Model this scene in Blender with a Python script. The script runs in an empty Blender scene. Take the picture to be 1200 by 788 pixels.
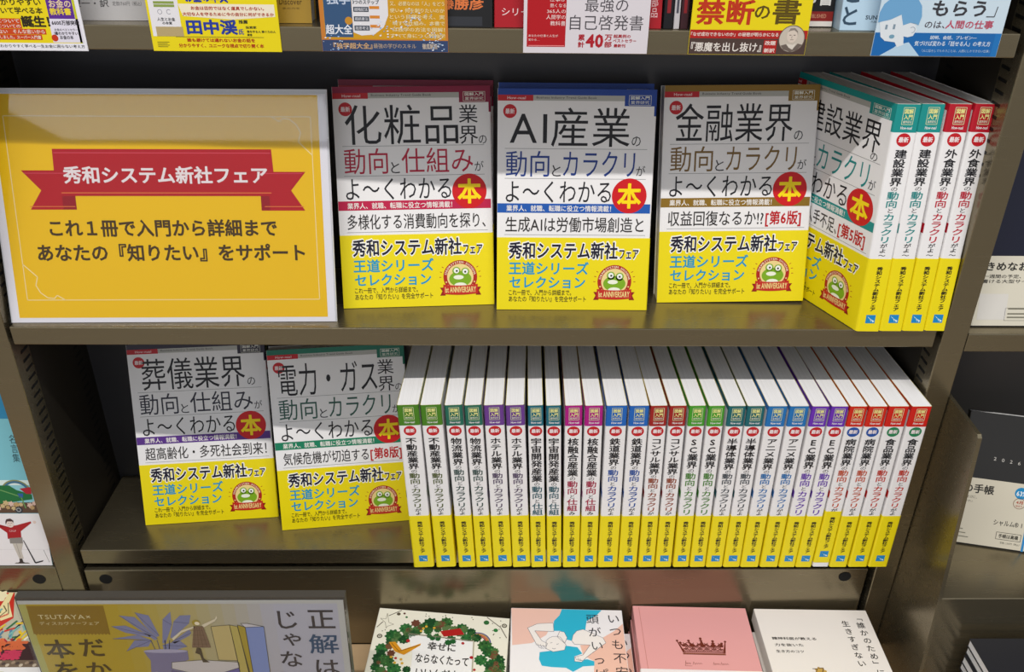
import bpy, bmesh, math, random
from mathutils import Matrix, Vector

S = bpy.context.scene
COL = S.collection
MM = 0.001
random.seed(4)

# ------------------------------------------------------------------ camera
pitch, yaw, roll = 0.51444, 0.02288, 0.01435
fw = Vector((math.sin(yaw) * math.cos(pitch), math.cos(yaw) * math.cos(pitch), -math.sin(pitch)))
rt = Vector((math.cos(yaw), -math.sin(yaw), 0))
up = rt.cross(fw)
r2 = rt * math.cos(roll) + up * math.sin(roll)
u2 = -rt * math.sin(roll) + up * math.cos(roll)
cd = bpy.data.cameras.new('camera')
cam = bpy.data.objects.new('camera', cd)
COL.objects.link(cam)
cm = Matrix((r2, u2, -fw)).transposed().to_4x4()
cm.translation = Vector((0.00596, -0.74060, 0.41057))
cam.matrix_world = cm
cd.sensor_width = 36
cd.lens = 1046.84 * 36 / 1200
cd.clip_start = 0.01
S.camera = cam

# ------------------------------------------------------------------ light
S.view_settings.view_transform = 'Standard'
S.view_settings.look = 'None'
S.view_settings.exposure = 0
S.view_settings.gamma = 1
S.view_settings.use_curve_mapping = False
w = bpy.data.worlds.new('shop_ambience')
w.use_nodes = True
w.node_tree.nodes['Background'].inputs[0].default_value = (0.92, 0.95, 1.0, 1)
w.node_tree.nodes['Background'].inputs[1].default_value = 0.55
S.world = w


def lamp(name, loc, target, sx, sy, power, col):
    d = bpy.data.lights.new(name, 'AREA')
    d.shape = 'RECTANGLE'
    d.size, d.size_y, d.energy, d.color = sx, sy, power, col
    o = bpy.data.objects.new(name, d)
    COL.objects.link(o)
    o.location = loc
    o.rotation_euler = (Vector(target) - Vector(loc)).to_track_quat('-Z', 'Y').to_euler()
    return o


lamp('ceiling_strip_light', (0, -1.15, 2.30), (0, 0.0, 0.0), 3.0, 0.035, 62, (1.0, 0.97, 0.93))
lamp('sign_reflection_lamp', (-2.45, -6.85, 1.90), (-2.45, -6.85, 0), 2.6, 1.5, 70, (0.93, 0.95, 1.0))  # added lamp, placed so its reflection falls across the yellow sign's pane

# ------------------------------------------------------------------ materials
MATS = {}


def lin(h):
    h = h.lstrip('#')
    out = []
    for i in (0, 2, 4):
        c = int(h[i:i + 2], 16) / 255
        out.append(c / 12.92 if c <= 0.04045 else ((c + 0.055) / 1.055) ** 2.4)
    return tuple(out) + (1,)


def ink(h, rough=0.42, metal=0.0, spec=0.4):
    """printed paper / plain coloured surface with a faint procedural gloss variation"""
    k = (h, rough, metal)
    if k in MATS:
        return MATS[k]
    m = bpy.data.materials.new('print_' + h.strip('#'))
    m.use_nodes = True
    nt = m.node_tree
    b = nt.nodes['Principled BSDF']
    b.inputs['Base Color'].default_value = lin(h)
    b.inputs['Metallic'].default_value = metal
    b.inputs['Specular IOR Level'].default_value = spec
    n = nt.nodes.new('ShaderNodeTexNoise')
    n.inputs['Scale'].default_value = 60
    mr = nt.nodes.new('ShaderNodeMapRange')
    mr.inputs['To Min'].default_value = rough - 0.04
    mr.inputs['To Max'].default_value = rough + 0.04
    nt.links.new(n.outputs['Fac'], mr.inputs['Value'])
    nt.links.new(mr.outputs['Result'], b.inputs['Roughness'])
    MATS[k] = m
    return m


def brushed(name, h, rough, metal, stretch=(3, 40, 40)):
    m = bpy.data.materials.new(name)
    m.use_nodes = True
    nt = m.node_tree
    b = nt.nodes['Principled BSDF']
    tc = nt.nodes.new('ShaderNodeTexCoord')
    mp = nt.nodes.new('ShaderNodeMapping')
    mp.inputs['Scale'].default_value = stretch
    n = nt.nodes.new('ShaderNodeTexNoise')
    n.inputs['Scale'].default_value = 6
    n.inputs['Detail'].default_value = 4
    cr = nt.nodes.new('ShaderNodeMix')
    cr.data_type = 'RGBA'
    c = lin(h)
    cr.inputs[6].default_value = tuple(x * 0.96 for x in c[:3]) + (1,)
    cr.inputs[7].default_value = tuple(min(1, x * 1.04) for x in c[:3]) + (1,)
    mr = nt.nodes.new('ShaderNodeMapRange')
    mr.inputs['To Min'].default_value = rough - 0.05
    mr.inputs['To Max'].default_value = rough + 0.05
    L = nt.links.new
    L(tc.outputs['Object'], mp.inputs['Vector'])
    L(mp.outputs['Vector'], n.inputs['Vector'])
    L(n.outputs['Fac'], cr.inputs[0])
    L(cr.outputs[2], b.inputs['Base Color'])
    L(n.outputs['Fac'], mr.inputs['Value'])
    L(mr.outputs['Result'], b.inputs['Roughness'])
    b.inputs['Metallic'].default_value = metal
    return m


STEEL = brushed('bronze_grey_steel', '#857b64', 0.26, 0.84)
BACKM = brushed('dark_back_panel_steel', '#4a4a4e', 0.3, 0.3)
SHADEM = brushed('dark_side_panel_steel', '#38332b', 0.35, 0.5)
TABLEM = brushed('pale_wood_ledge', '#b89c78', 0.5, 0.0, (2, 30, 30))
FLOORM = brushed('pale_shop_floor', '#b0a494', 0.45, 0.0, (2, 20, 2))


def paper_edges():
    m = bpy.data.materials.new('page_edges')
    m.use_nodes = True
    nt = m.node_tree
    b = nt.nodes['Principled BSDF']
    tc = nt.nodes.new('ShaderNodeTexCoord')
    mp = nt.nodes.new('ShaderNodeMapping')
    mp.inputs['Scale'].default_value = (1500, 4, 4)
    n = nt.nodes.new('ShaderNodeTexNoise')
    n.inputs['Scale'].default_value = 1
    n.inputs['Detail'].default_value = 3
    cr = nt.nodes.new('ShaderNodeValToRGB')
    cr.color_ramp.elements[0].position = 0.3
    cr.color_ramp.elements[0].color = (0.74, 0.73, 0.72, 1)
    cr.color_ramp.elements[1].position = 0.55
    cr.color_ramp.elements[1].color = (0.86, 0.85, 0.85, 1)
    L = nt.links.new
    L(tc.outputs['Object'], mp.inputs['Vector'])
    L(mp.outputs['Vector'], n.inputs['Vector'])
    L(n.outputs['Fac'], cr.inputs['Fac'])
    L(cr.outputs['Color'], b.inputs['Base Color'])
    b.inputs['Roughness'].default_value = 0.7
    return m


PAGES = paper_edges()


def acrylic():
    m = bpy.data.materials.new('clear_acrylic')
    m.use_nodes = True
    nt = m.node_tree
    nt.nodes.remove(nt.nodes['Principled BSDF'])
    out = nt.nodes['Material Output']
    tr = nt.nodes.new('ShaderNodeBsdfTransparent')
    tr.inputs[0].default_value = (0.96, 0.965, 0.97, 1)
    gl = nt.nodes.new('ShaderNodeBsdfGlossy')
    gl.inputs['Roughness'].default_value = 0.03
    fr = nt.nodes.new('ShaderNodeFresnel')
    fr.inputs[0].default_value = 1.36
    mx = nt.nodes.new('ShaderNodeMixShader')
    L = nt.links.new
    ge = nt.nodes.new('ShaderNodeNewGeometry')
    om = nt.nodes.new('ShaderNodeMath')
    om.operation = 'SUBTRACT'
    om.inputs[0].default_value = 1
    mu = nt.nodes.new('ShaderNodeMath')
    mu.operation = 'MULTIPLY'
    L(ge.outputs['Backfacing'], om.inputs[1])
    L(om.outputs[0], mu.inputs[0])
    L(fr.outputs[0], mu.inputs[1])
    L(mu.outputs[0], mx.inputs[0])
    L(tr.outputs[0], mx.inputs[1])
    L(gl.outputs[0], mx.inputs[2])
    L(mx.outputs[0], out.inputs[0])
    return m


ACRYLIC = acrylic()

# ------------------------------------------------------------------ lettering
GL = {}


def glyph(ch, wt=0.0):
    """triangulated glyph outline; wt > 0 thickens every stroke by that much on each side"""
    k = (ch, wt)
    if k in GL:
        return GL[k]
    if ch in ' 　':
        GL[k] = ([], [], 1.0 if ch == '　' else 0.28)
        return GL[k]
    if wt > 0:
        V, F, adv = glyph(ch, 0.0)
        V, F = list(V), list(F)
        cnt = {}
        for f in F:
            for i, j in zip(f, f[1:] + f[:1]):
                q = (round(V[i][0], 5), round(V[i][1], 5)), (round(V[j][0], 5), round(V[j][1], 5))
                cnt[q] = cnt.get(q, 0) + 1
        for (p, q), n in cnt.items():
            if (q, p) in cnt:
                continue
            dx, dy = q[0] - p[0], q[1] - p[1]
            d = math.hypot(dx, dy)
            if d < 1e-6:
                continue
            dx, dy = dx / d * wt, dy / d * wt
            b = len(V)
            e = 0.55
            V += [(p[0] - dx * e + dy, p[1] - dy * e - dx), (q[0] + dx * e + dy, q[1] + dy * e - dx),
                  (q[0] + dx * e - dy, q[1] + dy * e + dx), (p[0] - dx * e - dy, p[1] - dy * e + dx)]
            F.append((b, b + 3, b + 2, b + 1))
        GL[k] = (V, F, adv)
        return GL[k]
    c = bpy.data.curves.new('g', 'FONT')
    c.body = ch
    c.size = 1
    c.resolution_u = 2
    o = bpy.data.objects.new('g', c)
    COL.objects.link(o)
    dg = bpy.context.evaluated_depsgraph_get()
    m = bpy.data.meshes.new_from_object(o.evaluated_get(dg))
    V = [(v.co.x, v.co.y) for v in m.vertices]
    F = [tuple(p.vertices) for p in m.polygons]
    bpy.data.meshes.remove(m)
    bpy.data.objects.remove(o)
    bpy.data.curves.remove(c)
    adv = 1.0 if ord(ch) > 0x2E00 else (max(x for x, y in V) + 0.07 if V else 0.3)
    GL[k] = (V, F, adv)
    return GL[k]


class Sheet:
    """collects coloured geometry in mm; fn maps (u, v, out) of a printed face to x, y, z"""

    def __init__(s, fn=None):
        s.fn = fn or (lambda u, v, o: (u, -o, v))
        s.V, s.F, s.K, s.mats = [], [], [], []

    def mi(s, mat):
        if isinstance(mat, str):
            mat = ink(mat)
        if mat not in s.mats:
            s.mats.append(mat)
        return s.mats.index(mat)

    def raw(s, V, F, mat):
        b = len(s.V)
        s.V += [tuple(v) for v in V]
        k = s.mi(mat)
        for f in F:
            s.F.append(tuple(i + b for i in f))
            s.K.append(k)

    def box(s, x0, x1, y0, y1, z0, z1, mat):
        V = [(x, y, z) for z in (z0, z1) for y in (y0, y1) for x in (x0, x1)]
        s.raw(V, [(0, 2, 3, 1), (4, 5, 7, 6), (0, 1, 5, 4), (2, 6, 7, 3), (0, 4, 6, 2), (1, 3, 7, 5)], mat)

    def flat(s, pts, faces, mat, l, step=False):
        if not step:
            s.raw([s.fn(u, v, 0.06 * l) for u, v in pts], faces, mat)
            return
        # thickened strokes overlap, so each sits a few microns above the last
        d = [0.0] * len(pts)
        for i, f in enumerate(faces):
            if len(f) == 4:
                for j in f:
                    d[j] = 0.005 + 0.004 * (i % 9)
        s.raw([s.fn(u, v, 0.06 * l + e) for (u, v), e in zip(pts, d)], faces, mat)

    def poly(s, pts, mat, l=1):
        a = sum(p[0] * q[1] - q[0] * p[1] for p, q in zip(pts, pts[1:] + pts[:1]))
        if a < 0:
            pts = pts[::-1]
        s.flat(pts, [tuple(range(len(pts)))], mat, l)

    def rect(s, u0, u1, v0, v1, mat, l=1):
        s.poly([(u0, v0), (u1, v0), (u1, v1), (u0, v1)], mat, l)

    def disc(s, u, v, r, mat, l=1, ry=None, n=28):
        ry = ry or r
        s.poly([(u + r * math.cos(2 * math.pi * i / n), v + ry * math.sin(2 * math.pi * i / n)) for i in range(n)], mat, l)

    def ring(s, u, v, r0, r1, mat, l=1, a0=0, a1=360, n=36):
        P = []
        for i in range(n + 1):
            a = math.radians(a0 + (a1 - a0) * i / n)
            P += [(u + r0 * math.cos(a), v + r0 * math.sin(a)), (u + r1 * math.cos(a), v + r1 * math.sin(a))]
        s.flat(P, [(2 * i, 2 * i + 1, 2 * i + 3, 2 * i + 2) for i in range(n)], mat, l)

    def line(s, pts, wd, mat, l=1):
        for (x0, y0), (x1, y1) in zip(pts, pts[1:]):
            d = math.hypot(x1 - x0, y1 - y0) or 1
            nx, ny = -(y1 - y0) / d * wd / 2, (x1 - x0) / d * wd / 2
            s.poly([(x0 + nx, y0 + ny), (x0 - nx, y0 - ny), (x1 - nx, y1 - ny), (x1 + nx, y1 + ny)], mat, l)

    def frame(s, u0, u1, v0, v1, wd, mat, l=1):
        s.line([(u0, v0), (u1, v0), (u1, v1), (u0, v1), (u0, v0)], wd, mat, l)

    def blob(s, u, v, r, mat, l=1, bumps=9, amp=0.14, ph=0.0):
        n = bumps * 5
        s.poly([(u + r * (1 + amp * math.sin(bumps * 2 * math.pi * i / n + ph)) * math.cos(2 * math.pi * i / n),
                 v + r * (1 + amp * math.sin(bumps * 2 * math.pi * i / n + ph)) * math.sin(2 * math.pi * i / n)) for i in range(n)], mat, l)

    def text(s, t, u0, u1, v0, v1, mat, wt=0.0, l=2, slant=0.0, drop=0.0):
        """fit a line of lettering into the box (ink bounds)"""
        if 0.02 < wt < 0.07:
            wt = 0.02 + (wt - 0.02) * 0.45
        P, F, x = [], [], 0.0
        for ch in t:
            V, f, adv = glyph(ch, wt)
            b = len(P)
            P += [(px + x, py) for px, py in V]
            F += [tuple(i + b for i in q) for q in f]
            x += adv
        if not P:
            return
        x0, x1 = min(p[0] for p in P), max(p[0] for p in P)
        y0, y1 = min(p[1] for p in P), max(p[1] for p in P)
        sx, sy = (u1 - u0) / (x1 - x0), (v1 - v0) / (y1 - y0)
        Q = []
        for px, py in P:
            qx, qy = u0 + (px - x0) * sx, v0 + (py - y0) * sy
            Q.append((qx + slant * (qy - v0), qy + drop * (qx - u0)))
        s.flat(Q, F, mat, l, wt > 0)

    def char(s, ch, cu, cv, wd, ht, mat, wt=0.0, l=2, rot=0.0):
        """one em-square character centred at cu, cv"""
        V, F, adv = glyph(ch, wt)
        ca, sa = math.cos(rot), math.sin(rot)
        ex = adv if adv < 0.95 else 1.0
        Q = []
        for px, py in V:
            x, y = (px - ex / 2) * wd, (py - 0.38) * ht
            Q.append((cu + x * ca - y * sa, cv + x * sa + y * ca))
        s.flat(Q, F, mat, l, wt > 0)

    def vtext(s, t, cu, v_top, v_bot, wd, mat, wt=0.0, l=2):
        n = len(t)
        p = (v_top - v_bot) / n
        for i, ch in enumerate(t):
            s.char(ch, cu, v_top - p * (i + 0.5), wd, p, mat, wt, l, math.pi / 2 if ch in 'ー〜~' else 0)

    def build(s, name, parent=None, A=None):
        """A: optional function on (x, y, z) in mm applied before linking"""
        V = [A(*v) for v in s.V] if A else s.V
        me = bpy.data.meshes.new(name)
        me.from_pydata([(x * MM, y * MM, z * MM) for x, y, z in V], [], s.F)
        for m in s.mats:
            me.materials.append(m)
        me.polygons.foreach_set('material_index', s.K)
        me.update()
        o = bpy.data.objects.new(name, me)
        COL.objects.link(o)
        if parent is not None:
            o.parent = parent
        return o


def tag(o, label=None, cat=None, group=None, kind=None):
    for k, v in (('label', label), ('category', cat), ('group', group), ('kind', kind)):
        if v:
            o[k] = v
    return o


def thing(name, label, cat, loc=(0, 0, 0), rot=(0, 0, 0), group=None):
    """an Empty at the thing's base; loc in mm, rot = (lean back, roll, yaw) in degrees"""
    o = bpy.data.objects.new(name, None)
    COL.objects.link(o)
    o.empty_display_size = 0.02
    lean, rl, yw = (math.radians(a) for a in rot)
    mt = Matrix.Rotation(yw, 4, 'Z') @ Matrix.Rotation(rl, 4, 'Y') @ Matrix.Rotation(-lean, 4, 'X')
    mt.translation = Vector(loc) * MM
    o.matrix_world = mt
    return tag(o, label, cat, group)


def copy_thing(src, label, loc, rot, group=None):
    r = src.copy()
    COL.objects.link(r)
    lean, rl, yw = (math.radians(a) for a in rot)
    mt = Matrix.Rotation(yw, 4, 'Z') @ Matrix.Rotation(rl, 4, 'Y') @ Matrix.Rotation(-lean, 4, 'X')
    mt.translation = Vector(loc) * MM
    r.matrix_world = mt
    r['label'] = label
    if group:
        r['group'] = group
    for ch in list(src.children):
        c = ch.copy()
        COL.objects.link(c)
        c.parent = r
        for g in list(ch.children):
            d = g.copy()
            COL.objects.link(d)
            d.parent = c
    return r


def bevelled(name, boxes, mat, parent=None, bev=0.8, extra=None):
    """boxes in mm (x0,x1,y0,y1,z0,z1) as one mesh with small bevelled edges; extra: (box list, material)"""
    bm = bmesh.new()
    for b in boxes:
        vs = [bm.verts.new((x * MM, y * MM, z * MM)) for z in b[4:6] for y in b[2:4] for x in b[0:2]]
        for f in [(0, 2, 3, 1), (4, 5, 7, 6), (0, 1, 5, 4), (2, 6, 7, 3), (0, 4, 6, 2), (1, 3, 7, 5)]:
            bm.faces.new([vs[i] for i in f])
    if bev:
        bmesh.ops.bevel(bm, geom=list(bm.edges), offset=bev * MM, segments=2, affect='EDGES', profile=0.5)
    me = bpy.data.meshes.new(name)
    bm.to_mesh(me)
    bm.free()
    me.materials.append(mat)
    o = bpy.data.objects.new(name, me)
    COL.objects.link(o)
    if parent is not None:
        o.parent = parent
    return o


# ------------------------------------------------------------------ setting
fl = Sheet()
fl.box(-6000, 6000, -9500, 400, -1120, -1100, FLOORM)
tag(fl.build('floor'), kind='structure')
bw = Sheet()
bw.box(-3000, 3000, 200, 260, -1100, 1500, ink('#8a857c', 0.7))
tag(bw.build('wall_back'), kind='structure')

# ------------------------------------------------------------------ bookcases
Z1, Z3, XL, XR = 273.45, -283.6, -449.0, 430.1
PL0, PL1, PR0, PR1 = -477.7, -453.1, 436.7, 461.3
TBL = -430.0


def slots(sh, x, z0, z1, side):
    z = z0
    while z < z1:
        for y0 in (13, 108):
            P = [(x, y0, z), (x, y0 + 14, z + 0.6), (x, y0 + 14, z + 3.4), (x, y0, z + 2.8)]
            sh.raw(P, [(0, 1, 2, 3) if side > 0 else (3, 2, 1, 0)], '#050505')  # flat black quad per slot, the opening's darkness put into the colour
        z += 10.3


case = thing('bookcase', 'large bronze-grey metal bookcase bay in the middle holding the yellow-banded books', 'bookcase', (0, 0, 0))
for x0, x1, xi, sd in ((PL0, PL1, PL1 + 0.15, 1), (PR0, PR1, PR0 - 0.15, -1)):
    o = bevelled('side_upright', [(x0, x1, 0, 140, -1100, 640)], STEEL, case, 1.2)
    sl = Sheet()
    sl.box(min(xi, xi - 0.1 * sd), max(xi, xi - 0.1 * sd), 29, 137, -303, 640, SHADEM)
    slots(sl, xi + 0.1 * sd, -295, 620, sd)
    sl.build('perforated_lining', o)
bevelled('back_panel', [(PL1, PR0, 137, 141, -1100, 640)], BACKM, case, 0)
bevelled('shelf_board', [(XL, XR, 0, 136.5, Z1 - 19.2, Z1)], STEEL, case, 0.9)
bevelled('shelf_board', [(XL, XR, 0, 136.5, -19.2, 0)], STEEL, case, 0.9)
bevelled('shelf_board', [(XL, XR, 5.35, 136.5, Z3 - 19.9, Z3)], STEEL, case, 0.9)
rail = bevelled('base_rail', [(-450.4, 430.7, 4.1, 16, TBL, -312.4), (-450.4, 430.7, 8, 136, -330, -313)], STEEL, case, 0.9)
for x, z in ((-428.5, -325.2), (406.0, -323.9)):
    pl = Sheet()
    n = 24
    ring0 = [(x + 7 * math.cos(2 * math.pi * i / n), 3.4, z + 6.5 * math.sin(2 * math.pi * i / n)) for i in range(n)]
    ring1 = [(a, 5.0, c) for a, b, c in ring0]
    pl.raw(ring0 + ring1, [tuple(range(n))] + [(i, (i + 1) % n, n + (i + 1) % n, n + i) for i in range(n)], ink('#020203', 0.7))
    pl.build('dark_hole_disc', rail)  # black disc for an open rail hole, its inner shade put into the colour

ledge = bevelled('display_ledge', [(PL0 - 700, PR1 + 700, -430, 4, TBL - 30, TBL), (PL0 - 690, PR1 + 690, -410, 2, -1100, TBL - 30)], TABLEM, None, 1.5)
tag(ledge, 'pale wooden display ledge at the foot of the bookcases carrying the flat book piles', 'display ledge')

lc = thing('bookcase', 'bronze-grey metal bookcase bay at the left edge holding the sky-blue book', 'bookcase', (0, 0, 0))
bevelled('base_rail', [(-1130, PL0 - 0.2, 0, 12, TBL, -304), (-1130, PL0 - 0.2, 12, 136, -316, -304.3)], STEEL, lc, 0.9)
bevelled('shelf_board', [(-1130, PL0 - 0.5, 0, 136, -22, -3)], STEEL, lc, 0.9)
bevelled('back_panel', [(-1130, PL0, 137, 141, -1100, 640)], BACKM, lc, 0)
pl = Sheet()
x, z, n = -499.6, -321.0, 24
ring0 = [(x + 7 * math.cos(2 * math.pi * i / n), -0.7, z + 6.5 * math.sin(2 * math.pi * i / n)) for i in range(n)]
ring1 = [(a, 1.0, c) for a, b, c in ring0]
pl.raw(ring0 + ring1, [tuple(range(n))] + [(i, (i + 1) % n, n + (i + 1) % n, n + i) for i in range(n)], ink('#020203', 0.7))
pl.build('dark_hole_disc', lc)  # open hole drawn as a black disc, shade inside it given by colour

rc = thing('bookcase', 'bronze-grey metal bookcase bay at the right edge holding the diaries', 'bookcase', (0, 0, 0))
bevelled('shelf_board', [(PR1 + 0.5, 1110, 0, 136, -24.2, -4.6)], STEEL, rc, 0.9)
bevelled('back_panel', [(PR1, 1110, 137, 141, -1100, 640)], BACKM, rc, 0)
bevelled('stepped_base', [(PR1 + 4.5, 1110, -82, 136, TBL, -270.5)], STEEL, rc, 0.9)
sp = Sheet()
prof = [(136, -77), (0.5, -77), (-60, -79), (-63, -82), (-84, -272), (-98, TBL), (136, TBL)]
k = len(prof)
V = [(PR1 + 0.3, y, z) for y, z in prof] + [(PR1 + 4.3, y, z) for y, z in prof]
sp.raw(V, [tuple(range(k)), tuple(range(2 * k - 1, k - 1, -1))] + [(i, i + k, (i + 1) % k + k, (i + 1) % k) for i in range(k)], STEEL)
sp.build('side_panel', rc)

# ------------------------------------------------------------------ the series books
YEL, WHITE, DARK = '#f0dc08', '#f0eeee', '#16141a'
BW, BH = 148.0, 210.0


def uprofile(T, D, r, o, yf=None, yb=None):
    P = [(-o, D if yf is None else yf)]
    for i in range(5):
        a = math.pi + (math.pi / 2) * i / 4
        P.append((r + (r + o) * math.cos(a), r + (r + o) * math.sin(a)))
    for i in range(5):
        a = 1.5 * math.pi + (math.pi / 2) * i / 4
        P.append((T - r + (r + o) * math.cos(a), r + (r + o) * math.sin(a)))
    P.append((T + o, D if yb is None else yb))
    return P


def ustrip(sh, T, D, z0, z1, o, mat, yf=None, yb=None, r=1.6):
    P = uprofile(T, D, r, o, yf, yb)
    n = len(P)
    V = [(x, y, z0) for x, y in P] + [(x, y, z1) for x, y in P]
    sh.raw(V, [(i, i + 1, n + i + 1, n + i) for i in range(n - 1)], mat)


def ushell(sh, T, D, z0, z1, o0, o1, mat, edge, r=1.6):
    A, B = uprofile(T, D, r, o0), uprofile(T, D, r, o1)
    n = len(A)
    V = [(x, y, z) for P in (A, B) for z in (z0, z1) for x, y in P]
    F1 = [(2 * n + i, 2 * n + i + 1, 3 * n + i + 1, 3 * n + i) for i in range(n - 1)] + [(i + 1, i, n + i, n + i + 1) for i in range(n - 1)]
    F2 = [(n + i, n + i + 1, 3 * n + i + 1, 3 * n + i) for i in range(n - 1)] + [(i + 1, i, 2 * n + i, 2 * n + i + 1) for i in range(n - 1)]
    F2 += [(0, 2 * n, 3 * n, n), (n - 1, 2 * n - 1, 4 * n - 1, 3 * n - 1)]
    sh.raw(V, F1, mat)
    sh.raw(V, F2, edge)


def front_print(sh, sp):
    """cover printing above the paper band; u, v in mm from the lower left corner"""
    top, acc = sp['top'], sp['acc']
    sh.rect(118, 147.6, 195, 210, top, 1)
    sh.rect(0.2, 118, 204.3, 210, top, 1)
    sh.rect(0.2, 33, 199, 204.3, '#c01020', 2)
    sh.text('How-nual', 9, 26, 200.4, 203, '#f4d8d8', 0.01, 3)
    sh.rect(33, 118, 199.4, 204.3, '#b4b4ae', 1)
    sh.text('Business Industry Trend Guide Book', 36, 92, 200.5, 203.2, '#3a3a3a', 0, 2)
    sh.frame(122, 142.5, 196, 204.6, 0.35, '#e8e8d8', 2)
    sh.text('図解入門', 123.5, 141, 200.8, 204, '#f0f0e4', 0.015, 2)
    sh.text('業界研究', 123.5, 141, 196.8, 199.9, '#f0f0e4', 0, 2)
    sh.disc(11.5, 189.6, 6.3, '#c41420', 1)
    sh.text('最新', 7.2, 15.8, 187.2, 192, '#f4e4e4', 0.02, 2)
    if sp['kind'] == 'four':
        sh.text(sp['name'], sp.get('u0', 11.5), sp.get('u1', 124), sp.get('v0', 157.5), 193.3 - (2 if 'v0' in sp else 0), DARK, 0.0, 2)
        sh.text('の', sp.get('n0', 126), sp.get('n0', 126) + 8.5, 158.5 - (2 if 'n0' in sp else 0), 167.5 - (4 if 'n0' in sp else 0), DARK, 0.0, 2)
    else:
        sh.text(sp['name'], 10.4, 116.5, 157, 193.4, DARK, 0.0, 2)
        sh.text('業', 117.5, 135.3, 176, 192.8, DARK, 0.0, 2)
        sh.text('界', 117.5, 135.3, 156.5, 173.3, DARK, 0.0, 2)
        sh.text('の', 136, 143.5, 156.5, 164.5, DARK, 0.0, 2)
    sh.rect(7, 141, 155.4, 155.8, '#8a8a8a', 1)
    sh.text('動向', 8, 49, 129.5, 153.5, acc, 0.0, 2)
    sh.text('と', 51.7, 60, 130, 140.5, DARK, 0.0, 2)
    sh.text(sp['tail'], 62, 130, 130, 153.5, acc, 0.0, 2)
    sh.text('が', 131.5, 140, 131, 140.4, DARK, 0.0, 2)
    sh.rect(7, 141, 127.6, 128, '#8a8a8a', 1)
    sh.text('よ〜くわかる', 8, 108.5, 105, 125.5, DARK, 0.0, 2)
    sh.rect(0.2, 146.5, 95.3, 104.2, sp['mid'], 1)
    sh.text('業界人、就職、転職に役立つ情報満載！', 8.8, 109, 96.6, 102.6, '#f4f0ea', 0.012, 2)
    sh.disc(125.9, 112, 16.6, '#d01018', 2, n=48)
    sh.text('本', 114.5, 137.3, 100, 124, '#ffe000', 0.035, 3)
    u1 = 102 if sp.get('ed') else 141
    sh.text(sp['sub'], 8, u1, 76.8, 91.5, '#2a2624', 0.006, 2)
    if sp.get('ed'):
        sh.text('[第%s版]' % sp['ed'], 104, 139, 75.4, 91, '#c01018', 0.022, 2)
    sh.rect(7, 143, 74, 74.4, '#8a8a8a', 1)


def badge(sh, cu, cv, r):
    red = '#b02418'
    sh.ring(cu, cv, r * 0.78, r, red, 1)
    sh.disc(cu, cv, r * 0.78, '#f0d890', 1, n=32)
    word = 'SHUWASYSTEM·SHINSHA'
    for i, ch in enumerate(word):
        a = math.radians(168 - 156 * i / (len(word) - 1))
        sh.char(ch, cu + r * 0.885 * math.cos(a), cv + r * 0.885 * math.sin(a), r * 0.2, r * 0.17, '#f6e8c8', 0.02, 2, a - math.pi / 2)
    g = '#7fae1c'
    sh.disc(cu, cv - r * 0.12, r * 0.66, g, 2, r * 0.46)
    sh.disc(cu - r * 0.22, cv + r * 0.36, r * 0.24, g, 2)
    sh.disc(cu + r * 0.3, cv + r * 0.3, r * 0.24, g, 2)
    sh.disc(cu - r * 0.22, cv + r * 0.38, r * 0.16, '#f4f4ee', 3)
    sh.disc(cu + r * 0.3, cv + r * 0.32, r * 0.16, '#f4f4ee', 3)
    sh.disc(cu - r * 0.2, cv + r * 0.36, r * 0.06, '#20301a', 4)
    sh.disc(cu + r * 0.3, cv + r * 0.3, r * 0.06, '#20301a', 4)
    sh.disc(cu - r * 0.1, cv - r * 0.02, r * 0.3, '#f2f4e0', 3, r * 0.13)
    sh.disc(cu, cv - r * 0.5, r * 0.36, '#f2f4e0', 3, r * 0.16)
    for a in (200, 215, 325, 340):
        a = math.radians(a)
        sh.disc(cu + r * 0.885 * math.cos(a), cv + r * 0.885 * math.sin(a), r * 0.045, '#f0d890', 2)
    x0, x1, y0, y1 = cu - r * 1.22, cu + r * 1.22, cv - r * 1.1, cv - r * 0.5
    sh.poly([(x0, y0), (cu - r * 0.9, y0), (cu - r * 0.9, y1 - r * 0.12), (x0, y1 - r * 0.12), (x0 + r * 0.14, (y0 + y1) / 2 - 0.5)], '#96180f', 4)
    sh.poly([(x1, y0), (cu + r * 0.9, y0), (cu + r * 0.9, y1 - r * 0.12), (x1, y1 - r * 0.12), (x1 - r * 0.14, (y0 + y1) / 2 - 0.5)], '#96180f', 4)
    P = []
    for i in range(9):
        t = -1 + i / 4
        P.append((cu + t * r * 1.02, y0 + r * 0.1 - r * 0.08 * (1 - t * t)))
    for i in range(8, -1, -1):
        t = -1 + i / 4
        P.append((cu + t * r * 1.02, y1 + r * 0.06 - r * 0.08 * (1 - t * t)))
    sh.poly(P, '#c42a1c', 5)
    sh.text('1st ANNIVERSARY', cu - r * 0.92, cu + r * 0.92, y0 + r * 0.16, y1 - r * 0.08, '#f4dc90', 0.03, 6)
    for a in (150, 165, 180, 0, 15, 30):
        a = math.radians(a)
        sh.line([(cu + r * 1.12 * math.cos(a), cv + r * 1.12 * math.sin(a)), (cu + r * 1.24 * math.cos(a), cv + r * 1.24 * math.sin(a))], 0.6, red, 1)


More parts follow.
